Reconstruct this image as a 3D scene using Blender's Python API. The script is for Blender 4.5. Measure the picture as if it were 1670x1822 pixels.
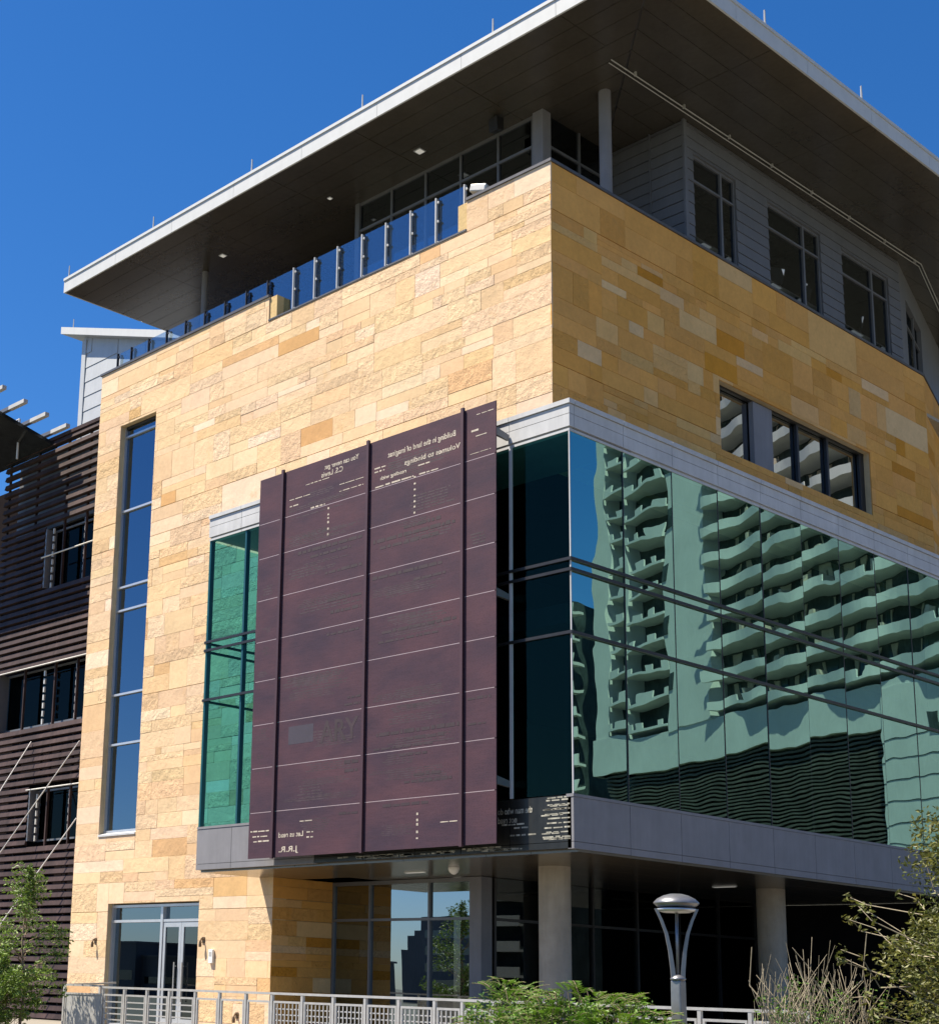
import bpy, math, random
from mathutils import Vector, Matrix
R_ = math.radians
SC = bpy.context.scene
for o in list(bpy.data.objects): bpy.data.objects.remove(o)
COL = SC.collection

# ---------------------------------------------------------------- camera
cam_d = bpy.data.cameras.new('camera'); cam = bpy.data.objects.new('camera', cam_d); COL.objects.link(cam)
cam_d.sensor_fit = 'HORIZONTAL'; cam_d.sensor_width = 36; cam_d.lens = 58.69
cam_d.shift_x = 0.1995; cam_d.shift_y = 0.1453
cam_d.clip_start = 0.1; cam_d.clip_end = 5000
_r = Matrix(((0.661, 0.142, 0.737), (0.750, -0.164, -0.641), (0.029, 0.976, -0.215)))
_q = _r.to_quaternion(); _q.normalize()
cam.matrix_world = Matrix.Translation((17.62, -22.557, 1.245)) @ _q.to_matrix().to_4x4()
SC.camera = cam

# ---------------------------------------------------------------- sky, sun, exposure
TO_SUN = Vector((-0.98, -1.0, 2.4)).normalized()
EL = math.asin(TO_SUN.z); ROT = math.atan2(TO_SUN.x, TO_SUN.y)
W = bpy.data.worlds.new('World'); SC.world = W; W.use_nodes = True
wn, wl = W.node_tree.nodes, W.node_tree.links
bg = wn['Background']; sky = wn.new('ShaderNodeTexSky')
sky.sky_type = 'NISHITA'; sky.sun_disc = False; sky.sun_elevation = EL; sky.sun_rotation = ROT
sky.altitude = 200; sky.air_density = 1.0; sky.dust_density = 0.3; sky.ozone_density = 4.0
hs = wn.new('ShaderNodeHueSaturation'); hs.inputs['Saturation'].default_value = 1.3
wl.new(sky.outputs[0], hs.inputs['Color']); tn = wn.new('ShaderNodeVectorMath'); tn.operation = 'MULTIPLY'; tn.inputs[1].default_value = (.90, .97, 1.13)
wl.new(hs.outputs[0], tn.inputs[0]); wl.new(tn.outputs[0], bg.inputs[0]); bg.inputs[1].default_value = 0.058
sd = bpy.data.lights.new('sun', 'SUN'); sd.energy = 5.0; sd.angle = R_(0.5); sd.color = (1, .90, .74)
sun = bpy.data.objects.new('sun', sd); COL.objects.link(sun)
sun.rotation_euler = (-TO_SUN).to_track_quat('-Z', 'Y').to_euler()
SC.view_settings.view_transform = 'Standard'; SC.view_settings.look = 'None'
SC.view_settings.exposure = 1.22; SC.view_settings.gamma = 1

# ---------------------------------------------------------------- helpers
class MB:
    def __init__(s): s.v = []; s.f = []; s.c = []; s.m = []
    def poly(s, pts, col=None, m=0):
        b = len(s.v); s.v += [tuple(p) for p in pts]; s.f.append(list(range(b, b + len(pts)))); s.c.append(col); s.m.append(m)
    def hexa(s, p, col=None, m=0):      # p: 8 points, bottom 4 ccw then top 4
        b = len(s.v); s.v += [tuple(q) for q in p]
        for f in ((3, 2, 1, 0), (4, 5, 6, 7), (0, 1, 5, 4), (1, 2, 6, 5), (2, 3, 7, 6), (3, 0, 4, 7)):
            s.f.append([b + i for i in f]); s.c.append(col); s.m.append(m)
    def box(s, x0, x1, y0, y1, z0, z1, col=None, m=0):
        s.hexa([(x0, y0, z0), (x1, y0, z0), (x1, y1, z0), (x0, y1, z0), (x0, y0, z1), (x1, y0, z1), (x1, y1, z1), (x0, y1, z1)], col, m)
    def bar(s, a, b, w, h, up=(0, 0, 1), m=0):
        a = Vector(a); b = Vector(b); d = (b - a).normalized(); u = Vector(up)
        if abs(d.dot(u)) > .98: u = Vector((0, 1, 0))
        sx = d.cross(u).normalized() * w / 2; sz = sx.cross(d).normalized() * h / 2
        s.hexa([a - sx - sz, a + sx - sz, b + sx - sz, b - sx - sz, a - sx + sz, a + sx + sz, b + sx + sz, b - sx + sz], None, m)
    def tube(s, pts, r, n=8, m=0, cap=True):
        pts = [Vector(p) for p in pts]; rs = r if isinstance(r, (list, tuple)) else [r] * len(pts)
        rings = []; prev = None
        for i, p in enumerate(pts):
            d = (pts[min(i + 1, len(pts) - 1)] - pts[max(i - 1, 0)]).normalized()
            u = Vector((0, 0, 1)) if abs(d.z) < .95 else Vector((1, 0, 0))
            if prev is not None: u = prev
            a = d.cross(u).normalized(); u = a.cross(d).normalized(); prev = u
            b = len(s.v); rings.append(b)
            for k in range(n):
                t = 2 * math.pi * k / n; s.v.append(tuple(p + (a * math.cos(t) + u * math.sin(t)) * rs[i]))
        for i in range(len(rings) - 1):
            for k in range(n):
                k2 = (k + 1) % n; s.f.append([rings[i] + k, rings[i] + k2, rings[i + 1] + k2, rings[i + 1] + k]); s.c.append(None); s.m.append(m)
        if cap:
            s.f.append([rings[0] + k for k in range(n)][::-1]); s.c.append(None); s.m.append(m)
            s.f.append([rings[-1] + k for k in range(n)]); s.c.append(None); s.m.append(m)
    def lathe(s, c, prof, n=24, m=0):
        rings = []
        for r, z in prof:
            b = len(s.v); rings.append(b)
            for k in range(n):
                t = 2 * math.pi * k / n; s.v.append((c[0] + r * math.cos(t), c[1] + r * math.sin(t), c[2] + z))
        for i in range(len(rings) - 1):
            for k in range(n):
                k2 = (k + 1) % n; s.f.append([rings[i] + k, rings[i] + k2, rings[i + 1] + k2, rings[i + 1] + k]); s.c.append(None); s.m.append(m)
    def build(s, name, mats, parent=None, smooth=False, bevel=0):
        me = bpy.data.meshes.new(name); me.from_pydata(s.v, [], s.f); me.validate(); me.update()
        if not isinstance(mats, (list, tuple)): mats = [mats]
        for m in mats: me.materials.append(m)
        if len(mats) > 1: me.polygons.foreach_set('material_index', s.m)
        if any(c is not None for c in s.c):
            at = me.attributes.new('tint', 'FLOAT_COLOR', 'FACE')
            flat = []
            for c in s.c: flat += list(c or (1, 1, 1, 1))
            at.data.foreach_set('color', flat)
        if smooth: me.polygons.foreach_set('use_smooth', [True] * len(me.polygons))
        o = bpy.data.objects.new(name, me); COL.objects.link(o)
        if parent: o.parent = parent; o.matrix_parent_inverse = parent.matrix_world.inverted()
        if bevel:
            bm = o.modifiers.new('bevel', 'BEVEL'); bm.width = bevel; bm.segments = 2; bm.limit_method = 'ANGLE'
        return o

def tag(o, label=None, cat=None, group=None, kind=None):
    if label: o['label'] = label
    if cat: o['category'] = cat
    if group: o['group'] = group
    if kind: o['kind'] = kind
    return o
def thing(name, loc, label, cat, group=None):
    o = bpy.data.objects.new(name, None); COL.objects.link(o); o.location = loc; o.empty_display_size = .3
    o.matrix_world = Matrix.Translation(loc)
    return tag(o, label, cat, group)
def copy_tree(o, loc, parent=None):
    c = o.copy(); COL.objects.link(c)
    if parent: c.parent = parent
    else: c.location = loc
    for ch in list(o.children): copy_tree(ch, None, c)
    return c

# ---------------------------------------------------------------- materials
def mat(name):
    m = bpy.data.materials.new(name); m.use_nodes = True
    nt = m.node_tree; return m, nt.nodes, nt.links, nt.nodes['Principled BSDF']
def noise(n, l, scale, detail=4, rough=.55, vec=None, dim='3D'):
    t = n.new('ShaderNodeTexNoise'); t.inputs['Scale'].default_value = scale; t.inputs['Detail'].default_value = detail
    t.inputs['Roughness'].default_value = rough
    if vec: l.new(vec, t.inputs['Vector'])
    return t
def objco(n): return n.new('ShaderNodeTexCoord').outputs['Object']
def plain(name, col, rough=.5, metal=0, var=.12, vs=3, bump=0, bs=30, spec=.5):
    m, n, l, p = mat(name); co = objco(n)
    p.inputs['Roughness'].default_value = rough; p.inputs['Metallic'].default_value = metal
    p.inputs['Specular IOR Level'].default_value = spec
    t = noise(n, l, vs, 5, .6, co); r = n.new('ShaderNodeMapRange'); l.new(t.outputs[0], r.inputs[0])
    r.inputs[1].default_value = .3; r.inputs[2].default_value = .7; r.inputs[3].default_value = 1 - var; r.inputs[4].default_value = 1 + var
    mp = n.new('ShaderNodeMapping'); mp.inputs['Scale'].default_value = (1, 1, .12); l.new(co, mp.inputs[0]); ts = noise(n, l, 7, 4, .65, mp.outputs[0])
    rs = n.new('ShaderNodeMapRange'); l.new(ts.outputs[0], rs.inputs[0]); rs.inputs[1].default_value = .35; rs.inputs[2].default_value = .65; rs.inputs[3].default_value = 1 - var * .6; rs.inputs[4].default_value = 1 + var * .4
    mm = n.new('ShaderNodeMath'); mm.operation = 'MULTIPLY'; l.new(r.outputs[0], mm.inputs[0]); l.new(rs.outputs[0], mm.inputs[1])
    mx = n.new('ShaderNodeVectorMath'); mx.operation = 'SCALE'; mx.inputs[0].default_value = col; l.new(mm.outputs[0], mx.inputs['Scale'])
    l.new(mx.outputs[0], p.inputs['Base Color'])
    if bump:
        t2 = noise(n, l, bs, 4, .6, co); b = n.new('ShaderNodeBump'); b.inputs['Strength'].default_value = bump; b.inputs['Distance'].default_value = .02
        l.new(t2.outputs[0], b.inputs['Height']); l.new(b.outputs[0], p.inputs['Normal'])
    return m
def stone_mat():
    m, n, l, p = mat('limestone'); co = objco(n)
    at = n.new('ShaderNodeAttribute'); at.attribute_name = 'tint'
    t1 = noise(n, l, 1.3, 6, .65, co); t2 = noise(n, l, 9, 6, .7, co)
    ad = n.new('ShaderNodeMath'); ad.operation = 'ADD'; l.new(t1.outputs[0], ad.inputs[0]); l.new(t2.outputs[0], ad.inputs[1])
    r = n.new('ShaderNodeMapRange'); l.new(ad.outputs[0], r.inputs[0]); r.inputs[1].default_value = .6; r.inputs[2].default_value = 1.4
    r.inputs[3].default_value = .84; r.inputs[4].default_value = 1.12
    mx = n.new('ShaderNodeVectorMath'); mx.operation = 'SCALE'; l.new(at.outputs['Color'], mx.inputs[0]); l.new(r.outputs[0], mx.inputs['Scale'])
    # rusty streaks that belong to the stone
    t3 = noise(n, l, 2.2, 7, .7, co); rr = n.new('ShaderNodeMapRange'); l.new(t3.outputs[0], rr.inputs[0])
    rr.inputs[1].default_value = .6; rr.inputs[2].default_value = .72; rr.inputs[4].default_value = .35
    mc = n.new('ShaderNodeMix'); mc.data_type = 'RGBA'; l.new(rr.outputs[0], mc.inputs[0]); l.new(mx.outputs[0], mc.inputs[6]); mc.inputs[7].default_value = (.46, .27, .1, 1)
    l.new(mc.outputs[2], p.inputs['Base Color']); p.inputs['Roughness'].default_value = .9; p.inputs['Specular IOR Level'].default_value = .15
    # chiselled relief, stronger where the tint's alpha says the block is rough
    v = n.new('ShaderNodeTexVoronoi'); v.inputs['Scale'].default_value = 5; l.new(co, v.inputs['Vector'])
    nz = noise(n, l, 11, 8, .72, co); nb = noise(n, l, 3.0, 3, .5, co)
    s1 = n.new('ShaderNodeMath'); s1.operation = 'MULTIPLY_ADD'; l.new(v.outputs[0], s1.inputs[0]); s1.inputs[1].default_value = .35; l.new(nz.outputs[0], s1.inputs[2])
    nf = noise(n, l, 26, 3, .6, co); pr = n.new('ShaderNodeMapRange'); l.new(nf.outputs[0], pr.inputs[0]); pr.inputs[1].default_value = .28; pr.inputs[2].default_value = .42; pr.inputs[3].default_value = -.55; pr.inputs[4].default_value = 0
    s0 = n.new('ShaderNodeMath'); s0.operation = 'ADD'; l.new(s1.outputs[0], s0.inputs[0]); l.new(pr.outputs[0], s0.inputs[1])
    s2 = n.new('ShaderNodeMath'); s2.operation = 'ADD'; l.new(s0.outputs[0], s2.inputs[0]); l.new(nb.outputs[0], s2.inputs[1])
    b = n.new('ShaderNodeBump'); b.inputs['Distance'].default_value = .034; l.new(s2.outputs[0], b.inputs['Height']); l.new(at.outputs['Alpha'], b.inputs['Strength'])
    l.new(b.outputs[0], p.inputs['Normal'])
    return m
def glass(name, tint, refl, fac, wave=.0, rough=0):
    m = bpy.data.materials.new(name); m.use_nodes = True; n, l = m.node_tree.nodes, m.node_tree.links
    n.remove(n['Principled BSDF']); out = n['Material Output']
    tr = n.new('ShaderNodeBsdfTransparent'); tr.inputs[0].default_value = (*tint, 1)
    gl = n.new('ShaderNodeBsdfGlossy'); gl.inputs[0].default_value = (*refl, 1); gl.inputs['Roughness'].default_value = rough
    lw = n.new('ShaderNodeLayerWeight'); lw.inputs[0].default_value = .35
    r = n.new('ShaderNodeMapRange'); l.new(lw.outputs['Facing'], r.inputs[0]); r.inputs[3].default_value = fac * .75; r.inputs[4].default_value = min(1, fac * 1.5)
    mx = n.new('ShaderNodeMixShader'); l.new(r.outputs[0], mx.inputs[0]); l.new(tr.outputs[0], mx.inputs[1]); l.new(gl.outputs[0], mx.inputs[2])
    l.new(mx.outputs[0], out.inputs[0])
    if wave:
        co = objco(n); t = noise(n, l, .55, 1.5, .4, co); b = n.new('ShaderNodeBump'); b.inputs['Strength'].default_value = 1; b.inputs['Distance'].default_value = wave
        l.new(t.outputs[0], b.inputs['Height']); l.new(b.outputs[0], gl.inputs['Normal'])
    return m
def leaf_mat(name, c1, c2):
    m, n, l, p = mat(name); co = objco(n); t = noise(n, l, 1.7, 3, .6, co)
    at = n.new('ShaderNodeAttribute'); at.attribute_name = 'tint'
    r = n.new('ShaderNodeMapRange'); l.new(t.outputs[0], r.inputs[0]); r.inputs[1].default_value = .35; r.inputs[2].default_value = .65
    mc = n.new('ShaderNodeMix'); mc.data_type = 'RGBA'; l.new(r.outputs[0], mc.inputs[0]); mc.inputs[6].default_value = (*c1, 1); mc.inputs[7].default_value = (*c2, 1)
    mx = n.new('ShaderNodeVectorMath'); mx.operation = 'MULTIPLY'; l.new(mc.outputs[2], mx.inputs[0]); l.new(at.outputs['Color'], mx.inputs[1])
    l.new(mx.outputs[0], p.inputs['Base Color']); p.inputs['Roughness'].default_value = .5
    tl = n.new('ShaderNodeBsdfTranslucent'); l.new(mx.outputs[0], tl.inputs[0]); ms = n.new('ShaderNodeMixShader'); ms.inputs[0].default_value = .3
    l.new(p.outputs[0], ms.inputs[1]); l.new(tl.outputs[0], ms.inputs[2]); l.new(ms.outputs[0], n['Material Output'].inputs[0])
    return m

M = {}
M['stone'] = stone_mat()
M['mortar'] = plain('mortar', (.46, .33, .19), .95, var=.2)
M['coping'] = plain('dark_flashing', (.10, .10, .105), .45, .4)
M['zinc'] = plain('zinc_panel', (.46, .47, .49), .5, .0, spec=.12, var=.09, vs=1.6)
M['zincd'] = plain('grey_panel', (.20, .20, .218), .5, .0, spec=.12, var=.08, vs=1.6)
M['siding'] = plain('grey_siding', (.135, .14, .155), .5, .1, var=.08, vs=1.5)
M['siding_pale'] = plain('pale_siding', (.42, .44, .46), .5, .1, var=.06, vs=1.5)
M['fascia'] = plain('white_fascia', (.50, .52, .54), .55, .0, spec=.15, var=.04)
M['soffit'] = plain('soffit_panel', (.056, .049, .040), .24, .0, var=.15, vs=.6, spec=.7)
M['soffit2'] = plain('under_soffit_panel', (.11, .092, .068), .2, .2, var=.1, vs=.6, spec=.8)
M['dark'] = plain('dark_interior', (.012, .012, .013), .9, spec=.05)
M['darkmetal'] = plain('dark_bronze_metal', (.035, .034, .036), .4, .5)
M['frame'] = plain('aluminium_frame', (.55, .56, .58), .35, .6, var=.05)
M['greyframe'] = plain('grey_mullion', (.16, .165, .18), .4, .3, var=.05)
M['screen'], n_, l_, p_ = mat('purple_perforated_metal')
co_ = objco(n_); mp_ = n_.new('ShaderNodeMapping'); mp_.inputs['Scale'].default_value = (.22, 1, .5); l_.new(co_, mp_.inputs[0])
t1_ = noise(n_, l_, 2.2, 4, .6, mp_.outputs[0]); cr_ = n_.new('ShaderNodeMix'); cr_.data_type = 'RGBA'; cr_.inputs[6].default_value = (.043, .027, .041, 1); cr_.inputs[7].default_value = (.074, .037, .048, 1)
r1_ = n_.new('ShaderNodeMapRange'); l_.new(t1_.outputs[0], r1_.inputs[0]); r1_.inputs[1].default_value = .35; r1_.inputs[2].default_value = .65; l_.new(r1_.outputs[0], cr_.inputs[0])
mp2_ = n_.new('ShaderNodeMapping'); mp2_.inputs['Scale'].default_value = (1.2, 1, 26); l_.new(co_, mp2_.inputs[0]); t2_ = noise(n_, l_, 2.0, 3, .6, mp2_.outputs[0])
r2_ = n_.new('ShaderNodeMapRange'); l_.new(t2_.outputs[0], r2_.inputs[0]); r2_.inputs[1].default_value = .3; r2_.inputs[2].default_value = .7; r2_.inputs[3].default_value = .88; r2_.inputs[4].default_value = 1.1
v_ = n_.new('ShaderNodeTexVoronoi'); v_.inputs['Scale'].default_value = 28; l_.new(co_, v_.inputs['Vector']); r3_ = n_.new('ShaderNodeMapRange'); l_.new(v_.outputs['Distance'], r3_.inputs[0]); r3_.inputs[1].default_value = .1; r3_.inputs[2].default_value = .35; r3_.inputs[3].default_value = .72; r3_.inputs[4].default_value = 1.08
m1_ = n_.new('ShaderNodeMath'); m1_.operation = 'MULTIPLY'; l_.new(r2_.outputs[0], m1_.inputs[0]); l_.new(r3_.outputs[0], m1_.inputs[1])
sc_ = n_.new('ShaderNodeVectorMath'); sc_.operation = 'SCALE'; l_.new(cr_.outputs[2], sc_.inputs[0]); l_.new(m1_.outputs[0], sc_.inputs['Scale']); l_.new(sc_.outputs[0], p_.inputs['Base Color'])
p_.inputs['Roughness'].default_value = .55; p_.inputs['Specular IOR Level'].default_value = .2
M['screenpost'] = plain('purple_post', (.058, .026, .034), .5, .1, var=.08)
M['seam'] = plain('sunlit_seam', (.42, .33, .33), .4, .3)  # pale colour stands in for sun caught on the panel edges
M['marklight'] = plain('painted_lit_perforation', (.42, .37, .31), .7, var=.3, vs=9)  # solid marks; light showing through the holes is put into their colour
M['markdark'] = plain('dark_perforation', (.031, .017, .025), .7, var=.25, vs=5)
M['markfaint'] = plain('faint_perforation', (.041, .024, .034), .7, var=.3, vs=4)
M['blackpanel'] = plain('black_perforated_metal', (.022, .022, .02), .35, .3, var=.35, vs=2)
M['markgrey'] = plain('grey_perforation', (.30, .29, .24), .6, var=.6, vs=6)
M['concrete'] = plain('board_concrete', (.33, .29, .235), .8, var=.14, vs=2.5, bump=.3, bs=25)
M['paving'] = plain('paving', (.22, .20, .17), .9, var=.12, vs=.4, bump=.2)
M['ground'] = plain('pale_ground', (.11, .11, .08), .95, var=.25, vs=.08, bump=.2)
M['louvre'] = plain('brown_louvre', (.043, .027, .026), .6, .0, spec=.2, var=.42, vs=1.1)
M['louvreback'] = plain('louvre_backing', (.012, .009, .010), .9, spec=.03)
M['steel'] = plain('galvanised_steel', (.46, .455, .44), .45, .35, var=.1, vs=8)
M['lampmetal'] = plain('brushed_metal', (.22, .225, .24), .36, .6, var=.12, vs=6)
M['white'] = plain('white_paint', (.75, .75, .74), .5, var=.05)
M['rod'] = plain('pale_rod', (.62, .60, .56), .45, .3)
M['teal'] = glass('teal_glass', (.16, .46, .38), (.45, .78, .70), .58, wave=.006)
M['tealfront'] = glass('clear_teal_glass', (.30, .66, .72), (.30, .60, .45), .03, wave=.004)
M['recessglass'] = glass('shaded_glass', (.06, .06, .06), (.75, .85, .9), .07)
M['blue'] = glass('blue_window_glass', (.10, .13, .15), (.56, .70, .84), .31)
M['darkglass'] = glass('dark_glass', (.10, .11, .11), (.75, .85, .95), .16)
M['storeglass'] = glass('storefront_glass', (.10, .11, .11), (.70, .84, .98), .42, wave=.002)
M['ribbonglass'] = glass('ribbon_glass', (.05, .06, .06), (.8, .85, .88), .5, wave=.006)
M['louvreglass'] = glass('louvre_window_glass', (.05, .06, .06), (.4, .5, .5), .03)
M['railglass'] = glass('rail_glass', (.72, .80, .84), (.8, .9, 1), .20)
M['solar'] = plain('solar_panel', (.02, .025, .03), .2, .2, var=.3)
M['tower'] = plain('tower_render', (.46, .48, .46), .8, var=.08, vs=.2)
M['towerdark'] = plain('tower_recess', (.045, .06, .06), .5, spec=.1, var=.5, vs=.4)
M['towerlouvre'] = plain('garage_louvre', (.07, .068, .055), .7, var=.4, vs=.6)
M['city'] = plain('city_facade', (.07, .075, .08), .5, var=.3, vs=.1)
M['towerglass'] = plain('tower_window', (.03, .05, .05), .15, spec=.3)
M['brown'] = plain('brown_lamp', (.14, .09, .05), .4, .5)
M['bark'] = plain('bark', (.22, .16, .11), .9, var=.3, vs=8)
M['stem'] = plain('dry_stem', (.27, .23, .16), .85, var=.35, vs=6)
M['leaf1'] = leaf_mat('tree_leaf', (.09, .16, .022), (.16, .24, .04))
M['leaf2'] = leaf_mat('bush_leaf', (.07, .095, .018), (.15, .14, .028))
M['leaf3'] = leaf_mat('fern_leaf', (.06, .15, .012), (.13, .22, .025))
M['lens'], n_, l_, p_ = mat('lamp_lens'); p_.inputs['Emission Color'].default_value = (1, .96, .88, 1); p_.inputs['Emission Strength'].default_value = .12; p_.inputs['Base Color'].default_value = (.8, .8, .78, 1)

# ---------------------------------------------------------------- stone ashlar
rng = random.Random(7)
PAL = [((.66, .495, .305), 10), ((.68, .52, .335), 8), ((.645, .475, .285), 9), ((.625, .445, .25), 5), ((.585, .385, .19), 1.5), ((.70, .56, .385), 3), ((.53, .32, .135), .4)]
PAL_SIDE_SHADED = [((.68, .47, .25), .7), ((.66, .40, .16), 5), ((.66, .35, .105), 9), ((.64, .325, .08), 8), ((.66, .34, .095), 8), ((.57, .255, .035), 1.8), ((.66, .43, .21), .9)]  # more orange stones, plus the shaded face's golden tone put into their colour
def pick(pal):
    c = rng.choices([p[0] for p in pal], [p[1] for p in pal])[0]; k = rng.uniform(.93, 1.07)
    k2 = .965 if pal is PAL else 1
    return (c[0] * k, c[1] * k * k2 * rng.uniform(.98, 1.02), c[2] * k * rng.uniform(.92, 1.06), rng.choices([.22, .5, 1.0], [3, 4, 4])[0])
def sub_rect(r, h):
    u0, u1, v0, v1 = r; a0, a1, b0, b1 = h
    if a1 <= u0 or a0 >= u1 or b1 <= v0 or b0 >= v1: return [r]
    out = []
    if a0 > u0: out.append((u0, a0, v0, v1))
    if a1 < u1: out.append((a1, u1, v0, v1))
    m0, m1 = max(u0, a0), min(u1, a1)
    if b0 > v0: out.append((m0, m1, v0, b0))
    if b1 < v1: out.append((m0, m1, b1, v1))
    return out
def ashlar(mb, org, U, N, u0, u1, v0, v1, holes, pal, bands=None):
    U = Vector(U); N = Vector(N); Z = Vector((0, 0, 1)); org = Vector(org)
    v = v0; blocks = []
    while v < v1 - .05:
        h = rng.choice([.5, .62, .78, .9]);
        if v + h > v1 - .3: h = v1 - v
        gapb = rng.choice([.002, .002, .003, .014])
        u = u0
        while u < u1 - .01:
            w = rng.uniform(1.1, 2.8)
            if u + w > u1 - .7: w = u1 - u
            pat = rng.choice([1, 2, 2, 3] if h < .6 else [1, 2, 2, 2, 2, 3])
            rows = {1: [1], 2: rng.choice([[.5, .5], [.6, .4], [.38, .62]]), 3: rng.choice([[.33, .33, .34], [.45, .25, .3], [.25, .45, .3]])}[pat]
            vv = v
            for f in rows:
                hh = h * f; k = 1 if w < 1.5 else rng.choice([1, 2, 2, 2, 3] if hh < .5 else [1, 2, 2, 3]); cuts = [0] + sorted(rng.uniform(.25, .75) if k == 2 else rng.uniform(.22 + .3 * j, .45 + .3 * j) for j in range(k - 1)) + [1]
                for a, b in zip(cuts, cuts[1:]):
                    blocks.append((u + w * a, u + w * b, vv, vv + hh, gapb if vv + hh > v + h - .01 else .002))
                vv += hh
            u += w
        v += h
    for a, b, c, d, g in blocks:
        rs = [(a, b, c, d)]
        for hl in holes: rs = [q for r in rs for q in sub_rect(r, hl)]
        col = pick(pal); off = .035 + rng.uniform(-.003, .003) + (.003 if col[3] > .8 else 0)
        for (p0, p1, q0, q1) in rs:
            if p1 - p0 < .02 or q1 - q0 < .02: continue
            e = .002; ev = .0012; P = lambda uu, vv, dd: org + U * uu + Z * vv + N * dd
            i = .004
            o0 = [P(p0 + ev, q0 + e, 0), P(p1 - ev, q0 + e, 0), P(p1 - ev, q1 - g, 0), P(p0 + ev, q1 - g, 0)]
            m0 = [P(p0 + ev, q0 + e, off - i), P(p1 - ev, q0 + e, off - i), P(p1 - ev, q1 - g, off - i), P(p0 + ev, q1 - g, off - i)]
            t0 = [P(p0 + ev + i, q0 + e + i * .6, off), P(p1 - ev - i, q0 + e + i * .6, off), P(p1 - ev - i, q1 - g - i, off), P(p0 + ev + i, q1 - g - i, off)]
            for k in range(4):
                k2 = (k + 1) % 4
                mb.poly([o0[k], o0[k2], m0[k2], m0[k]], col); mb.poly([m0[k], m0[k2], t0[k2], t0[k]], col)
            mb.poly(t0, col)
def core(org, U, N, u0, u1, v0, v1, holes, th):
    mb = MB(); U = Vector(U); N = Vector(N); org = Vector(org); Z = Vector((0, 0, 1))
    us = sorted({u0, u1} | {min(max(x, u0), u1) for h in holes for x in h[:2]}); vs = sorted({v0, v1} | {min(max(x, v0), v1) for h in holes for x in h[2:]})
    def solid(i, j):
        if i < 0 or j < 0 or i >= len(us) - 1 or j >= len(vs) - 1: return False
        cu = (us[i] + us[i + 1]) / 2; cv = (vs[j] + vs[j + 1]) / 2
        return not any(h[0] < cu < h[1] and h[2] < cv < h[3] for h in holes)
    P = lambda uu, vv, dd: org + U * uu + Z * vv + N * dd
    for i in range(len(us) - 1):
        for j in range(len(vs) - 1):
            if not solid(i, j): continue
            a, b, c, d = us[i], us[i + 1], vs[j], vs[j + 1]
            mb.poly([P(a, c, 0), P(b, c, 0), P(b, d, 0), P(a, d, 0)]); mb.poly([P(a, d, -th), P(b, d, -th), P(b, c, -th), P(a, c, -th)])
            if not solid(i - 1, j): mb.poly([P(a, c, -th), P(a, c, 0), P(a, d, 0), P(a, d, -th)], m=1)
            if not solid(i + 1, j): mb.poly([P(b, c, 0), P(b, c, -th), P(b, d, -th), P(b, d, 0)], m=1)
            if not solid(i, j - 1): mb.poly([P(a, c, -th), P(b, c, -th), P(b, c, 0), P(a, c, 0)], m=1)
            if not solid(i, j + 1): mb.poly([P(a, d, 0), P(b, d, 0), P(b, d, -th), P(a, d, -th)], m=1)
    return mb
M['reveal'] = plain('stone_reveal', (.55, .43, .26), .85, var=.12, vs=2, bump=.3, bs=20)

# ---------------------------------------------------------------- the library building
LIB = thing('library_building', (-8, 8, 0), 'tan stone building with a wide overhanging roof and a glass box on its corner', 'building')
XL, XC, YF, XS = -19.3, -2.0, 2.0, -2.0
ZP, ZPR, ZN = 19.27, 19.33, 18.57
SLOT = (-18.15, -16.4, 5.15, 17.35); DOOR = (-17.5, -13.48, -.1, 3.29)
front_holes = [(-11.5, -4.45, ZN, 30), (-30, -11.5, ZP, 30), SLOT, DOOR, (-10.62, 5, -1, 3.86), (-8.9, 5, 3.80, 12.4)]
sb = MB(); ashlar(sb, (0, YF, 0), (1, 0, 0), (0, -1, 0), XL, XC + .035, 0, ZPR, front_holes, PAL)
fw = sb.build('front_wall', M['stone'], LIB)
core((0, YF, 0), (1, 0, 0), (0, -1, 0), XL, XC, 0, ZPR, front_holes, .4).build('wall_backing', [M['mortar'], M['reveal']], fw)
YE = 19.2
RIB = (8.4, 15.72, 14.25, 16.05)
side_holes = [RIB]
sb = MB(); ashlar(sb, (XS, 0, 0), (0, 1, 0), (1, 0, 0), YF - .035, YE, 12.3, ZPR, side_holes, PAL_SIDE_SHADED)
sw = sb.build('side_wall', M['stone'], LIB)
core((XS, 0, 0), (0, 1, 0), (1, 0, 0), YF, YE, 12.3, ZPR, side_holes, .4).build('wall_backing', [M['mortar'], M['reveal']], sw)
CD = Vector((-.29, .957, 0)).normalized(); CN = Vector((CD.y, -CD.x, 0))
sb = MB(); ashlar(sb, (XS, YE, 0), CD, CN, 0, 9, 8, ZPR, [(2.2, 5, 9, 16)], PAL_SIDE_SHADED)
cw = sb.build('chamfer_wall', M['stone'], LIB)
core((XS, YE, 0), CD, CN, 0, 9, 8, ZPR, [(2.2, 5, 9, 16)], .4).build('wall_backing', [M['mortar'], M['reveal']], cw)
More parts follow.
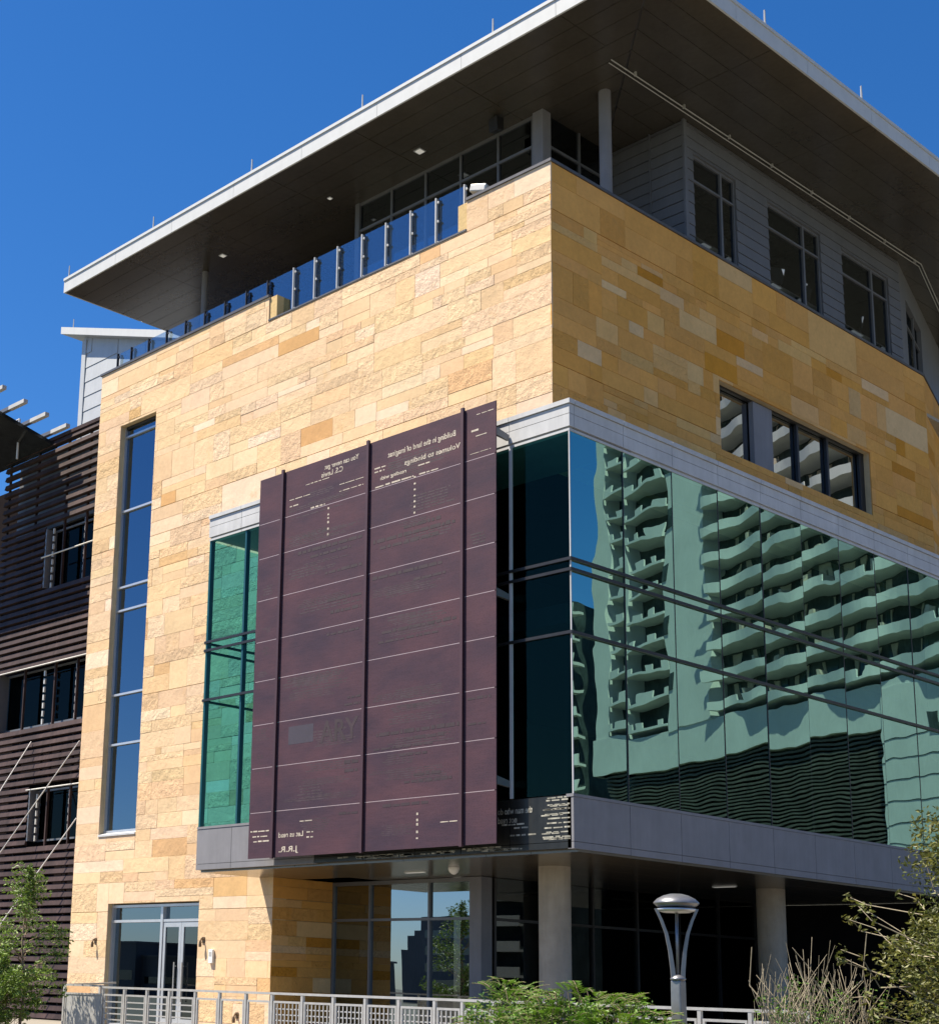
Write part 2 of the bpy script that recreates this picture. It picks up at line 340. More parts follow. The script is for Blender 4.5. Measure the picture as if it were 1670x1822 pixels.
# stone return beside the ground floor glazing, and the wall's left flank
sb = MB(); ashlar(sb, (-10.65, 0, 0), (0, 1, 0), (1, 0, 0), YF - .03, 3.94, 0, 3.80, [], PAL_SIDE_SHADED)
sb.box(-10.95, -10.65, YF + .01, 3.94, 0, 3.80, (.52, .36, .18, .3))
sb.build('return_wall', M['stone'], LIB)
sb = MB(); ashlar(sb, (XL, 0, 0), (0, -1, 0), (-1, 0, 0), -5.5, -YF, 0, ZP, [], PAL)
sb.box(XL, XL + .3, YF + .41, 5.5, 0, ZP - .05, (.52, .36, .18, .3)); sb.build('flank_wall', M['stone'], LIB)
# coping strips
cp = MB()
cp.box(XL - .06, -11.5, YF - .07, YF + .45, ZP, ZP + .07); cp.box(-4.45, XC + .07, YF - .07, YF + .45, ZPR, ZPR + .07)
cp.box(-11.5, -4.45, YF - .055, YF + .45, ZN, ZN + .045); cp.box(XS - .4, XS + .07, YF + .45, YE, ZPR, ZPR + .07)
a = Vector((XS, YE, ZPR)); cp.hexa([a + CN * .07, a + CD * 9 + CN * .07, a + CD * 9 - CN * .4, a - CN * .4] + [q + Vector((0, 0, .07)) for q in (a + CN * .07, a + CD * 9 + CN * .07, a + CD * 9 - CN * .4, a - CN * .4)])
cp.build('coping', M['coping'], LIB)
st = MB(); st.box(-11.5, -11.22, YF, YF + .42, ZN + .046, ZP - .01, (.55, .40, .2, .4)); st.build('parapet_end', M['stone'], LIB); st = MB(); st.box(-4.75, -4.46, YF + .005, YF + .42, ZN + .046, ZPR - .01, (.55, .40, .2, .4))
st.build('parapet_end', M['stone'], LIB)

# dark structure inside so the building is not hollow
ins = MB()
ins.box(-18.9, -8.95, 2.9, 20, 3.8, 18.1); ins.box(-19, -10.97, 2.45, 20, 0, .02); ins.box(-8.9, -8.7, 2.5, 21.5, 3.9, 12.4); ins.box(-8.7, -.15, 21.5, 21.7, 3.9, 12.4); ins.box(-8.9, -.15, 2.5, 21.9, 12.41, 12.55)
ins.box(-8.6, -2.3, 2.45, 26, 12.62, 14.1); ins.box(-8.6, -4, 2.5, 20, 17, 18.1); ins.box(-4.2, -4.1, 2.5, 26, 14.1, 17)
ins.box(-18.9, -12.9, 5.4, 5.5, 0, 3.8)
ins.build('inner_structure', M['dark'], LIB)
fl = MB(); fl.box(-19.0, XS - .02, YF + .02 + .4, 26, 18.15, 18.25); fl.build('deck_floor', M['concrete'], LIB)

# slot window
sl = MB(); x0, x1, z0, z1 = SLOT; yg = YF + .18
for z in (5.3, 7.76, 9.2, 11.68, 12.38, 14.7, 17.02): sl.box(x0 + .05, x1, yg - .05, yg + .02, z - .03, z + .03)
sl.box(x0, x0 + .05, yg - .05, yg + .02, z0, z1); sl.box(x1 - .02, x1, yg - .05, yg + .02, z0, z1)
slw = sl.build('slot_window', M['frame'], LIB)
p = MB(); p.box(x0 + .05, x1 - .02, yg + .021, yg + .03, z0, z1); p.build('pane', M['blue'], slw)
p = MB(); p.hexa([(x0, YF - .06, z0), (x1, YF - .06, z0), (x1, yg, z0), (x0, yg, z0), (x0, YF - .06, z0 + .05), (x1, YF - .06, z0 + .05), (x1, yg, z0 + .13), (x0, yg, z0 + .13)]); p.build('sill', M['zinc'], slw)
p = MB(); p.box(x0, x1, yg - .04, YF + .36, z1 - .08, z1 - .001); p.build('head_trim', M['darkmetal'], slw)

# entrance
yg = YF + .15
en = MB(); x0, x1, z1 = -17.5, -13.48, 3.29; xm = -15.2
for z in (2.82, 3.22): en.box(x0 + .07, x1, yg - .04, yg + .06, z - .035, z + .035)
en.box(x0, x0 + .07, yg - .05, yg + .06, 0, z1); en.box(x1 - .06, x1, yg - .04, yg + .06, 0, 3.185); en.box(xm - .05, xm + .05, yg - .055, yg + .07, 0, 3.185); en.box(x0 + .07, xm - .05, yg - .04, yg + .06, 0, .12)
ent = en.build('entrance_window', M['frame'], LIB)
p = MB(); p.box(x0 + .07, x1 - .06, yg + .061, yg + .07, 2.855, 3.185); p.box(x0 + .07, xm - .05, yg + .061, yg + .07, .12, 2.785); p.build('pane', M['blue'], ent)
for k, (a, b) in enumerate(((xm + .06, -14.37), (-14.36, x1 - .07))):
    d = MB(); s = .10
    d.box(a, a + s, yg - .03, yg + .03, .02, 2.77); d.box(b - s, b, yg - .03, yg + .03, .02, 2.77); d.box(a + s, b - s, yg - .03, yg + .03, 2.65, 2.77); d.box(a + s, b - s, yg - .03, yg + .03, .02, .32)
    dr = d.build('door', M['frame'], LIB)
    g = MB(); g.box(a + s, b - s, yg - .005, yg + .005, .32, 2.65); g.build('pane', M['darkglass'], dr)
    h = MB(); hx = b - .16 if k == 0 else a + .16
    h.tube([(hx, yg - .1, .75), (hx, yg - .1, 1.75)], .018); h.bar((hx, yg - .1, .85), (hx, yg - .03, .85), .02, .02); h.bar((hx, yg - .1, 1.65), (hx, yg - .03, 1.65), .02, .02); h.build('handle', M['steel'], dr)

# ribbon window in the side wall
xg = XS - .2; y0, y1, z0, z1 = RIB
rb = MB()
for y in (12.28, 13.78): rb.box(xg - .03, xg + .05, y - .045, y + .045, z0 + .06, z1 - .06)
rb.box(xg - .03, xg + .05, y0, y1, z0, z0 + .06); rb.box(xg - .03, xg + .05, y0, y1, z1 - .06, z1); rb.box(xg - .03, xg + .04, y1 - .25, y1, z0 + .06, z1 - .06); rb.box(xg - .03, xg + .04, y0, y0 + .06, z0 + .06, z1 - .06)
rbw = rb.build('ribbon_window', M['darkmetal'], LIB)
p = MB(); p.box(xg - .06, xg - .05, y0, y1, z0, z1); p.build('pane', M['ribbonglass'], rbw)
p = MB(); p.box(xg - .02, xg + .11, 10.08, 10.95, z0 + .061, z1 - .061); p.build('infill_panel', M['zincd'], rbw)

# ---------------------------------------------------------------- projecting glass box
BX0, BX1, BY1 = -11.14, 0.0, 22.0
G = .006
def band(name, mt, parent, face, z0, z1, cuts, depth=.10, out=0.0):
    mb = MB()
    for a, b in zip(cuts, cuts[1:]):
        if face == 'L': mb.box(a + G, b - G, -out, depth, z0 + G, z1 - G)
        else: mb.box(-depth, out, a + G, b - G, z0 + G, z1 - G)
    return mb.build(name, mt, parent)
rc = [0] + [1.70 + 1.68 * k for k in range(13)]
lc = [BX0, -9.9, -8.5, -7.0, -5.5, -4.0, -2.7, -1.48, -.10]
PROUD = .03
cop = MB(); 
for (z0, z1, out) in ((12.50, 12.60, .06), (12.30, 12.495, .03), (12.035, 12.295, .03), (11.945, 12.0, .015)):
    ll = [BX0] + lc[1:-1] + [out]
    for a, b in zip(ll, ll[1:]): cop.box(a + (G if a > BX0 else 0), b - (G if b < out else 0), -out, .12, z0, z1 - G)
    rr_ = [.13] + rc[1:]
    for a, b in zip(rr_, rr_[1:]): cop.box(-.12, out, a + (G if a > .13 else 0), b - G, z0, z1 - G)
cop.box(BX0 + .02, -.02, .02, .10, 11.95, 12.58); cop.box(-.10, -.02, .11, BY1, 11.95, 12.58)
cop.build('box_coping', M['zinc'], LIB)
sil = MB()
for (z0, z1) in ((3.85, 3.975), (3.985, 4.80)):
    for a, b in zip([BX0, -9.85, -8.33, -7.01], [-9.85, -8.33, -7.01]): sil.box(a + (G if a > BX0 else 0), b - G, -.02, .12, z0, z1)
    for a, b in zip([-.0] + rc[1:], rc[1:]): sil.box(-.12, .02, a + (G if a > 0 else -.02), b - G, z0, z1)
sil.box(BX0, -7.01, -.03, .14, 4.805, 4.86); sil.box(-.14, .03, -.03, BY1, 4.805, 4.86)
sil.box(BX0 + .02, -7.0, .02, .10, 3.87, 4.79); sil.box(-.10, -.02, .13, BY1, 3.87, 4.79)
sil.build('box_sill', M['zincd'], LIB)
bp = MB()
for (z0, z1) in ((3.86, 3.975), (3.985, 4.84)):
    for a, b in zip([-7.0, -5.5, -4.0, -2.75, -1.5, -.03], [-5.5, -4.0, -2.75, -1.5, -.03]): bp.box(a + G, b - G, -.02, .10, z0, z1)
bpo = bp.build('perforated_sill', M['blackpanel'], LIB)
so = MB()
for k in range(10):
    a = BX0 + k * 1.114; so.box(a + .006, a + 1.114 - .006, .13, BY1, 3.80, 3.845)
so.box(BX0, 0, .11, BY1, 3.846, 3.9); so.build('box_soffit', M['soffit2'], LIB)
tp = MB(); tp.box(BX0 + .01, -.01, .13, YF + .0, 12.0, 12.57); tp.box(XS + .04, -.13, YF, BY1, 12.556, 12.575); tp.build('box_top', M['zincd'], LIB)
fl = MB(); fl.box(BX0 + .2, -.2, .2, BY1, 3.95, 4.75); fl.box(-8.6, -.6, .6, BY1, 8.3, 8.7); fl.build('box_floor', M['dark'], LIB)
# curtain wall
cwl = MB()
for z in (9.36, 9.15, 7.92):
    cwl.box(BX0, .05, -.05, -.005, z - .03, z + .03); cwl.box(.005, .05, -.004, BY1, z - .03, z + .03)
    cwl.box(BX0 - .05, BX0 - .005, 0, YF - .05, z - .03, z + .03)
cur = cwl.build('curtain_wall_transom', M['darkmetal'], LIB)
mu = MB(); 
for x in (BX0 + .03, -9.75, -7.95, -6.35, -4.75, -3.1): mu.box(x - .03, x + .03, .012, .13, 4.86, 11.95)
mu.box(-9.62, -9.50, .3, .36, 4.86, 11.95); mu.build('mullion', M['greyframe'], LIB)
mu = MB(); mu.box(-1.49, -1.42, -.035, -.004, 4.86, 11.95); mu.box(-6.38, -6.31, -.035, -.004, 4.86, 11.95); mu.box(-3.73, -3.65, -.035, -.004, 4.86, 11.95); mu.box(-.012, .012, -.012, .012, 4.86, 11.95); mu.build('white_mullion', M['zinc'], LIB)
for a, b in zip([0] + rc[1:], rc[1:]):
    p = MB(); tl = rng.uniform(-.009, .009); t2 = rng.uniform(-.008, .008)
    p.poly([(tl * .5 - .002, a + .008, 4.86), (tl + t2 - .002, b - .008, 4.86), (t2 - .002, b - .008, 11.95), (-tl * .5 - .002, a + .008, 11.95)]); p.build('box_pane', M['teal'], LIB)
for a, b in zip([BX0, -9.75, -7.95, -6.35, -4.75, -3.1, -1.45], [-9.75, -7.95, -6.35, -4.75, -3.1, -1.45, 0]):
    p = MB(); p.poly([(a + .006, 0, 4.86), (b - .006, 0, 4.86), (b - .006, 0, 11.95), (a + .006, 0, 11.95)]); p.build('box_pane', M['tealfront'], LIB)
p = MB(); p.poly([(BX0, YF, 4.86), (BX0, 0, 4.86), (BX0, 0, 11.95), (BX0, YF, 11.95)]); p.build('box_pane', M['tealfront'], LIB)
jt = MB()
for y in rc[1:]: jt.box(-.02, .004, y - .014, y + .014, 4.86, 11.95)
jt.build('glass_joint', M['darkmetal'], LIB)

# ---------------------------------------------------------------- ground floor under the box
yg = 4.0
sf = MB()
for x in (-10.6, -9.3, -7.33): sf.box(x - .03, x + .03, yg - .06, yg + .05, 0, 3.79)
sf.box(-10.57, -6.06, yg - .055, yg + .045, 2.83, 2.89); sf.box(-10.57, -6.06, yg - .055, yg + .045, 3.70, 3.79)
sfo = sf.build('storefront', M['greyframe'], LIB)
p = MB(); p.poly([(-10.6, yg, 0), (-6.05, yg, 0), (-6.05, yg, 3.79), (-10.6, yg, 3.79)]); p.build('pane', M['storeglass'], sfo)
p = MB(); p.box(-6.05, -5.7, yg - .07, yg + .3, 0, 3.79); p.build('corner_post', M['zincd'], sfo)
s2 = MB()
for y in (4.4, 6.2, 8.0, 9.8, 11.6, 13.4, 15.2): s2.box(-5.78, -5.68, y - .035, y + .035, 0, 3.79)
s2.box(-5.77, -5.69, 4.4, 16, 2.83, 2.89); s2o = s2.build('storefront', M['darkmetal'], LIB)
p = MB(); p.poly([(-5.74, 4.4, 0), (-5.74, 16, 0), (-5.74, 16, 3.79), (-5.74, 4.4, 3.79)]); p.build('pane', M['recessglass'], s2o)
bw = MB(); bw.box(-8.2, .0, 16, 16.2, 0, 3.79); bw.box(-8.2, -8.0, 9.2, 16, 0, 3.79); bw.box(-10.9, -6, 9, 9.2, 0, 3.79); bw.box(-2, 0, 20, 20.2, 0, 3.8); bw.build('rear_wall', M['dark'], LIB)
for (x, y) in ((-2.6, 2.68), (-2.2, 10.2)):
    c = MB(); c.lathe((x, y, 0), [(.33, 0), (.33, 3.80)], 32); c.build('column', M['concrete'], LIB, smooth=True)

# ---------------------------------------------------------------- upper deck level
ZS = 22.85; yg = 4.75
ug = MB()
for x in (-9.68, -8.4, -7.14, -5.85, -4.72): ug.box(x - .03, x + .03, yg - .05, yg + .05, 18.25, ZS)
ug.box(-11, -4.69, yg - .045, yg + .045, 21.96, 22.03); ug.box(-11, -4.69, yg - .045, yg + .045, 22.77, ZS); ug.box(-11.08, -10.92, yg - .08, yg + .08, 18.25, ZS)
ugo = ug.build('deck_window', M['greyframe'], LIB)
p = MB(); p.poly([(-11, yg, 18.25), (-4.69, yg, 18.25), (-4.69, yg, ZS), (-11, yg, ZS)]); p.build('pane', M['darkglass'], ugo)
p = MB(); p.box(-4.65, -4.33, yg - .12, yg + .2, 18.25, ZS); p.build('deck_corner_post', M['zincd'], LIB)
ug = MB()
for y in (6.2, 7.4): ug.box(-4.48, -4.40, y - .03, y + .03, 18.25, ZS)
ug.box(-4.47, -4.41, yg + .2, 7.5, 21.96, 22.03); ugo = ug.build('deck_window', M['greyframe'], LIB)
p = MB(); p.poly([(-4.45, yg + .2, 18.25), (-4.45, 7.55, 18.25), (-4.45, 7.55, ZS), (-4.45, yg + .2, ZS)]); p.build('pane', M['darkglass'], ugo)
iw = MB(); iw.box(-18.6, -11.0, 9, 9.2, 18.25, ZS); iw.box(-11.0, -10.9, yg + .1, 9, 18.25, ZS); iw.box(-10.8, -4.6, 7.6, 7.8, 18.25, ZS); iw.box(-4.6, -4.3, 8.4, 26, 18.25, ZS); iw.build('deck_inner_wall', M['dark'], LIB)
for (x, y, r) in ((-17.37, 4.28, .10), (-2.83, 5.16, .15)):
    c = MB(); c.lathe((x, y, 0), [(r, 18.25), (r, ZS)], 20); c.build('deck_column', M['zincd'], LIB, smooth=True)
# siding boards (facing front) and grey upper wall with windows (facing the side)
sd_ = MB(); z = 18.25
while z < ZS - .05:
    h = min(.30, ZS - z); sd_.hexa([(-4.4, 7.53, z), (-2.2, 7.53, z), (-2.2, 7.6, z), (-4.4, 7.6, z), (-4.4, 7.55, z + h - .012), (-2.2, 7.55, z + h - .012), (-2.2, 7.6, z + h - .012), (-4.4, 7.6, z + h - .012)]); z += h
sd_.box(-3.22, -3.19, 7.50, 7.54, 18.25, ZS); sd_.build('deck_siding', M['siding'], LIB)
wins = [(7.92, 9.83, 9.2), (11.35, 14.02, 13.18), (15.17, 17.83, 16.91)]
holes = [(a, b, 18.9, 22.05) for a, b, m in wins]
gw = MB(); z = 18.25
while z < ZS - .02:
    h = min(.30, ZS - z)
    for r0 in [(7.6, 18.5, z, z + h)]:
        rs = [r0]
        for hl in holes: rs = [q for r in rs for q in sub_rect(r, hl)]
        for (a, b, c, d) in rs:
            if d - c > .03: gw.hexa([(-2.4, a, c), (-2.18, a, c), (-2.18, b, c), (-2.4, b, c), (-2.4, a, d - .012), (-2.2, a, d - .012), (-2.2, b, d - .012), (-2.4, b, d - .012)])
    z += h
gw.box(-2.23, -2.16, 7.5, 7.62, 18.25, ZS)
gw.build('upper_wall', M['siding'], LIB)
for a, b, mth in wins:
    w = MB(); x = -2.27
    w.box(x - .04, x + .03, a, a + .06, 18.9, 22.05); w.box(x - .04, x + .03, b - .06, b, 18.9, 22.05); w.box(x - .04, x + .04, mth - .04, mth + .04, 18.9, 22.05)
    w.box(x - .04, x + .03, a + .06, b - .06, 21.99, 22.05); w.box(x - .04, x + .035, a + .06, b - .06, 21.33, 21.38); w.box(x - .04, x + .03, a + .06, b - .06, 18.9, 18.97)
    wo = w.build('window', M['greyframe'], LIB)
    p = MB(); p.poly([(x - .02, a, 18.9), (x - .02, b, 18.9), (x - .02, b, 22.05), (x - .02, a, 22.05)]); p.build('pane', M['darkglass'], wo)
a0 = Vector((-2.2, 18.5, 0)); uw = MB()
def cbox(mb, s0, s1, d0, d1, z0, z1, base=a0):
    q = [base + CD * s0 + CN * d0, base + CD * s1 + CN * d0, base + CD * s1 + CN * d1, base + CD * s0 + CN * d1]
    mb.hexa([p + Vector((0, 0, z0)) for p in q] + [p + Vector((0, 0, z1)) for p in q])
cbox(uw, 0, 1.0, -.2, 0, 18.25, ZS); cbox(uw, 1.0, 3.6, -.2, 0, 22.05, ZS); cbox(uw, 3.6, 9, -.2, 0, 18.25, ZS)
uw.build('upper_wall', M['siding'], LIB)
w = MB(); cbox(w, 1.0, 1.07, -.1, -.04, 18.25, 22.05); cbox(w, 2.5, 2.58, -.1, -.04, 18.25, 22.05); cbox(w, 1.07, 3.6, -.1, -.05, 21.33, 21.38); wo = w.build('window', M['greyframe'], LIB)
w = MB(); cbox(w, 1.0, 3.6, -.15, -.13, 18.25, 22.05); w.build('pane', M['darkglass'], wo)

# ---------------------------------------------------------------- roof
RX0, RX1, RY0 = -21.77, .95, 1.93
ro = MB()
ro.box(RX0 + .05, RX1 - .05, RY0 + .05, 9.0, ZS + .03, ZS + .44); ro.box(-12, RX1 - .05, 9.0, 30, ZS + .03, ZS + .44)
roof = ro.build('roof', M['coping'], LIB)
fa = MB(); xs = [RX0] + [RX0 + 2.86 * k for k in range(1, 8)] + [RX1]
for a, b in zip(xs, xs[1:]): fa.box(a + .005, b - .005, RY0, RY0 + .05, ZS, ZS + .40)
fa.box(RX0, RX1 + .03, RY0 - .03, RY0 + .06, ZS + .405, ZS + .49)
fa.build('fascia', M['fascia'], roof)
fa = MB(); fb = MB(); ys_ = [RY0 + 3.05 * k for k in range(11)]
for a, b in zip(ys_, ys_[1:]): fa.box(RX1 - .05, RX1, a + (.051 if a == RY0 else .005), b - .005, ZS, ZS + .40)
fa.box(RX1 - .06, RX1 + .03, RY0 + .06, 32, ZS + .405, ZS + .49)
for a, b in zip(ys_[:3], ys_[1:4]): fb.box(RX0, RX0 + .05, a + .051, min(9, b), ZS, ZS + .45)
fa.build('fascia', M['fascia'], roof); fb.build('fascia', M['fascia'], roof)
sfm = MB(); gp = .007
def trap(pts):
    sfm.hexa([(x, y, ZS + .0) for x, y in pts] + [(x, y, ZS + .028) for x, y in pts])
y = RY0 + .05; k = 0
while y < 9.0:
    y2 = min(y + .56, 9.0); xe0 = RX1 - .05 - (y - RY0); xe1 = RX1 - .05 - (y2 - RY0)
    cuts = [RX0 + .05] + [RX0 + 3.35 * j for j in range(1, 7)]; cuts = [c for c in cuts if c < xe1 - .3]
    for a, b in zip(cuts, cuts[1:] + [None]):
        if b is None: trap([(a + gp, y + gp), (xe0 - gp, y + gp), (xe1 - gp, y2 - gp), (a + gp, y2 - gp)])
        else: trap([(a + gp, y + gp), (b - gp, y + gp), (b - gp, y2 - gp), (a + gp, y2 - gp)])
    y = y2
x = RX1 - .05
while x > -6.2:
    x2 = x - .56; ya = RY0 + (RX1 - x) ; yb = RY0 + (RX1 - x2)
    cuts = [c for c in [RY0 + 4.6 * j for j in range(1, 7)] if c > yb + .3] + [30]
    trap([(x2 + gp, yb + gp), (x - gp, ya + gp), (x - gp, cuts[0] - gp), (x2 + gp, cuts[0] - gp)])
    for a, b in zip(cuts, cuts[1:]): trap([(x2 + gp, a + gp), (x - gp, a + gp), (x - gp, b - gp), (x2 + gp, b - gp)])
    x = x2
sfm.build('soffit', M['soffit'], roof)
rl = MB()
pts = [(-1.84, 4.1, ZS - .07), (-1.74, 19.04, ZS - .07), (-1.74 - .29 * 9, 19.04 + .957 * 9, ZS - .07)]
rl.tube(pts, .015, 6); rl.tube([(x - .07, y, z - .05) for x, y, z in pts], .012, 6)
for y in (5, 7, 9, 11, 13, 15, 17, 18.8): rl.box(-1.84, -1.78, y - .02, y + .02, ZS - .1, ZS - .001)
tag(rl.build('soffit_rail', M['steel']), 'long thin metal rail hung under the dark soffit above the upper windows', 'rail')

# lightning rods on the roof edge
L_ = ['thin lightning rod on the white roof edge, the one straight above the dark loudspeaker', 'thin lightning rod on the white roof edge above the middle of the glass railing', 'thin lightning rod on the white roof edge above the notch in the parapet', 'thin lightning rod on the white roof edge, second from the roof tip at left', 'thin lightning rod at the left tip of the white roof edge', 'thin lightning rod on the shaded roof edge nearest the roof corner', 'thin lightning rod on the shaded roof edge farthest to the right']
lp = [(-3.66, 1.99), (-8.07, 1.99), (-12.48, 1.99), (-17.06, 1.99), (-21.6, 1.99), (.91, 6.27), (.91, 10.7)]
m0 = MB(); m0.tube([(0, 0, 0), (0, 0, .42)], [.028, .02], 6); m0.box(-.04, .04, -.04, .04, 0, .02)
r0 = m0.build('lightning_rod', M['steel'])
for i, (x, y) in enumerate(lp):
    o = r0 if i == 0 else copy_tree(r0, (x, y, 0)); o.location = (x, y, ZS + .49); tag(o, L_[i], 'lightning rod', 'lightning rods on the roof edge')
# lights and loudspeaker under the soffit
L_ = ['small square light in the soffit above the glazed deck room', 'small soffit light over the open middle of the deck', 'small soffit light near the roof tip at left']
lm = MB(); lm.box(-.12, .12, -.12, .12, -.02, 0); le = MB(); le.box(-.09, .09, -.09, .09, -.03, -.021)
for i, (x, y, s) in enumerate(((-7.84, 3.89, 1), (-11.3, 3.89, .5), (-16.1, 3.94, .8))):
    t = thing('soffit_light', (x, y, ZS), L_[i], 'light', 'soffit lights')
    a = lm.build('housing', M['frame'], t); a.matrix_parent_inverse = Matrix(); b = le.build('lens', M['lens'], t); b.matrix_parent_inverse = Matrix(); t.scale = (s, s, 1)
t = thing('loudspeaker', (-5.34, 4.06, ZS), 'black box loudspeaker hanging under the dark soffit', 'loudspeaker')
s = MB(); s.hexa([(-.14, -.12, -.48), (.14, -.12, -.48), (.14, .12, -.42), (-.14, .12, -.42), (-.14, -.16, -.12), (.14, -.16, -.12), (.14, .12, -.08), (-.14, .12, -.08)]); a = s.build('cabinet', M['darkmetal'], t, bevel=.01); a.matrix_parent_inverse = Matrix()
s = MB(); s.box(-.03, .03, -.03, .03, -.1, 0); a = s.build('bracket', M['darkmetal'], t); a.matrix_parent_inverse = Matrix()
L_ = ['bright strip light in the soffit under the dark lettered sill', 'pale strip light in the dark soffit behind the street lamp']
lm = MB(); lm.box(-.30, .30, -.05, .05, -.02, 0); le = MB(); le.box(-.28, .28, -.035, .035, -.026, -.021)
for i, (x, y) in enumerate(((-6.2, 2.3), (-2.6, 8.9))):
    t = thing('strip_light', (x, y, 3.80), L_[i], 'light', 'strip lights')
    a = lm.build('housing', M['frame'], t); a.matrix_parent_inverse = Matrix(); b = le.build('lens', M['lens'], t); b.matrix_parent_inverse = Matrix()
s = MB(); s.lathe((-4.62, 1.83, 3.80), [(.12, 0), (.12, -.04), (.09, -.10), (.04, -.14), (.001, -.15)], 16)
tag(s.build('dome_camera', M['white'], smooth=True), 'small round white dome camera under the box soffit left of the concrete column', 'camera')

# ---------------------------------------------------------------- glass railing along the deck
GR = thing('glass_railing', (-11, 2.2, 18.25), 'clear glass railing with slim grey posts along the roof deck', 'railing')
gx = [-4.684, -5.6, -6.45, -7.30, -8.15, -9.05, -9.92, -10.75, -11.81, -12.71, -13.64, -14.55, -15.44, -16.34, -17.22, -18.1, -18.8]
zt = 19.95
for i, x in enumerate(gx):
    yb = 2.13; zb = 18.3
    p = MB(); p.box(x - .018, x + .018, yb, yb + .07, zb, zt - .03)
    for z in ((18.75, 19.3, 19.8) if x > -11.5 else (19.42, 19.8)):
        p.tube([(x + .05, yb + .05, z), (x + .05, yb + .02, z)], .035, 8); p.tube([(x - .0, yb + .04, z), (x + .05, yb + .04, z)], .012, 6)
    p.build('post', M['steel'] if x > -11.5 else M['darkmetal'], GR)
for a, b in zip(gx[1:], gx):
    p = MB(); p.box(a + .02, b - .02, 2.235, 2.247, 18.70 if a > -11.9 else 18.95, zt); p.build('glass_panel', M['railglass'], GR)
p = MB(); p.box(-11.2, -4.76, 2.23, 2.27, 18.64, 18.69); p.build('bottom_rail', M['frame'], GR)
t = thing('floodlight', (-4.3, 2.2, ZPR + .07), 'small grey floodlight sitting on the stone parapet at the end of the glass railing', 'floodlight')
s = MB(); s.box(-.04, .04, -.04, .04, 0, .14); a = s.build('stand', M['steel'], t); a.matrix_parent_inverse = Matrix()
s = MB(); s.box(-.22, .22, -.14, .10, .15, .34); a = s.build('head', M['steel'], t, bevel=.03); a.matrix_parent_inverse = Matrix(); a.rotation_euler = (.0, .25, .2)

# white chairs behind the upper windows
ch = [(-2.62, 9.35, .3, 'white chair back showing low in the upper window nearest the roof corner'), (-2.62, 12.1, -.4, 'white chair back at the near end of the middle upper window'), (-2.62, 13.5, .2, 'white chair back at the far end of the middle upper window'), (-2.62, 16.4, .5, 'white chair back showing low in the upper window farthest from the roof corner')]
c0 = None
for x, y, a, lb in ch:
    if c0 is None:
        c0 = thing('chair', (x, y, 19.4), lb, 'chair', 'white chairs behind the upper windows')
        s = MB(); s.hexa([(-.22, -.22, .44), (.22, -.22, .44), (.22, .22, .46), (-.22, .22, .46), (-.22, -.22, .48), (.22, -.22, .48), (.22, .22, .50), (-.22, .22, .50)]); s.build('seat', M['white'], c0, bevel=.015).matrix_parent_inverse = Matrix()
        s = MB(); s.hexa([(.18, -.2, .6), (.22, -.2, .6), (.22, .2, .6), (.18, .2, .6), (.27, -.23, 1.0), (.31, -.23, 1.0), (.31, .23, 1.0), (.27, .23, 1.0)]); s.build('backrest', M['white'], c0, bevel=.015).matrix_parent_inverse = Matrix()
        for sx in (-.19, .19):
            for sy in (-.19, .19):
                s = MB(); s.tube([(sx, sy, .45), (sx * 1.15, sy * 1.15, -1.1)], .014, 6); s.build('leg', M['steel'], c0).matrix_parent_inverse = Matrix()
        s = MB(); s.tube([(.2, -.15, .47), (.2, -.15, .63)], .014, 6); s.tube([(.2, .15, .47), (.2, .15, .63)], .014, 6); s.build('back_support', M['steel'], c0).matrix_parent_inverse = Matrix()
        o = c0
    else: o = copy_tree(c0, (x, y, 19.4))
    o.rotation_euler = (0, 0, a); tag(o, lb)

# ---------------------------------------------------------------- lettering helper
def text_mesh(txt, size):
    cu = bpy.data.curves.new('txt', 'FONT'); cu.body = txt; cu.size = size; cu.offset = .018
    ob = bpy.data.objects.new('txt', cu); COL.objects.link(ob)
    me = bpy.data.meshes.new_from_object(ob.evaluated_get(bpy.context.evaluated_depsgraph_get()))
    bpy.data.objects.remove(ob); v = [tuple(p.co) for p in me.vertices]; f = [list(p.vertices) for p in me.polygons]; bpy.data.meshes.remove(me)
    return v, f
def put_text(mb, txt, x0, x1, z, y, mirror=True, h=None):
    v, f = text_mesh(txt, 1.0)
    if not v: return
    a = min(p[0] for p in v); b = max(p[0] for p in v); k = (x1 - x0) / (b - a); kz = (h / .7) if h else k
    base = len(mb.v)
    for p in v:
        t = (p[0] - a) * k
        mb.v.append((x1 - t if mirror else x0 + t, y, z + p[1] * kz))
    for q in f: mb.f.append([base + i for i in (q[::-1] if mirror else q)]); mb.c.append(None); mb.m.append(0)
def lines(mb, x0, x1, z, y, h=.03, r=None):
    r = r or rng; x = x0
    while x < x1 - .03:
        w = min(r.uniform(.06, .30), x1 - x); mb.box(x, x + w, y, y + .002, z, z + h * r.uniform(.75, 1.1)); x += w + r.uniform(.025, .05)

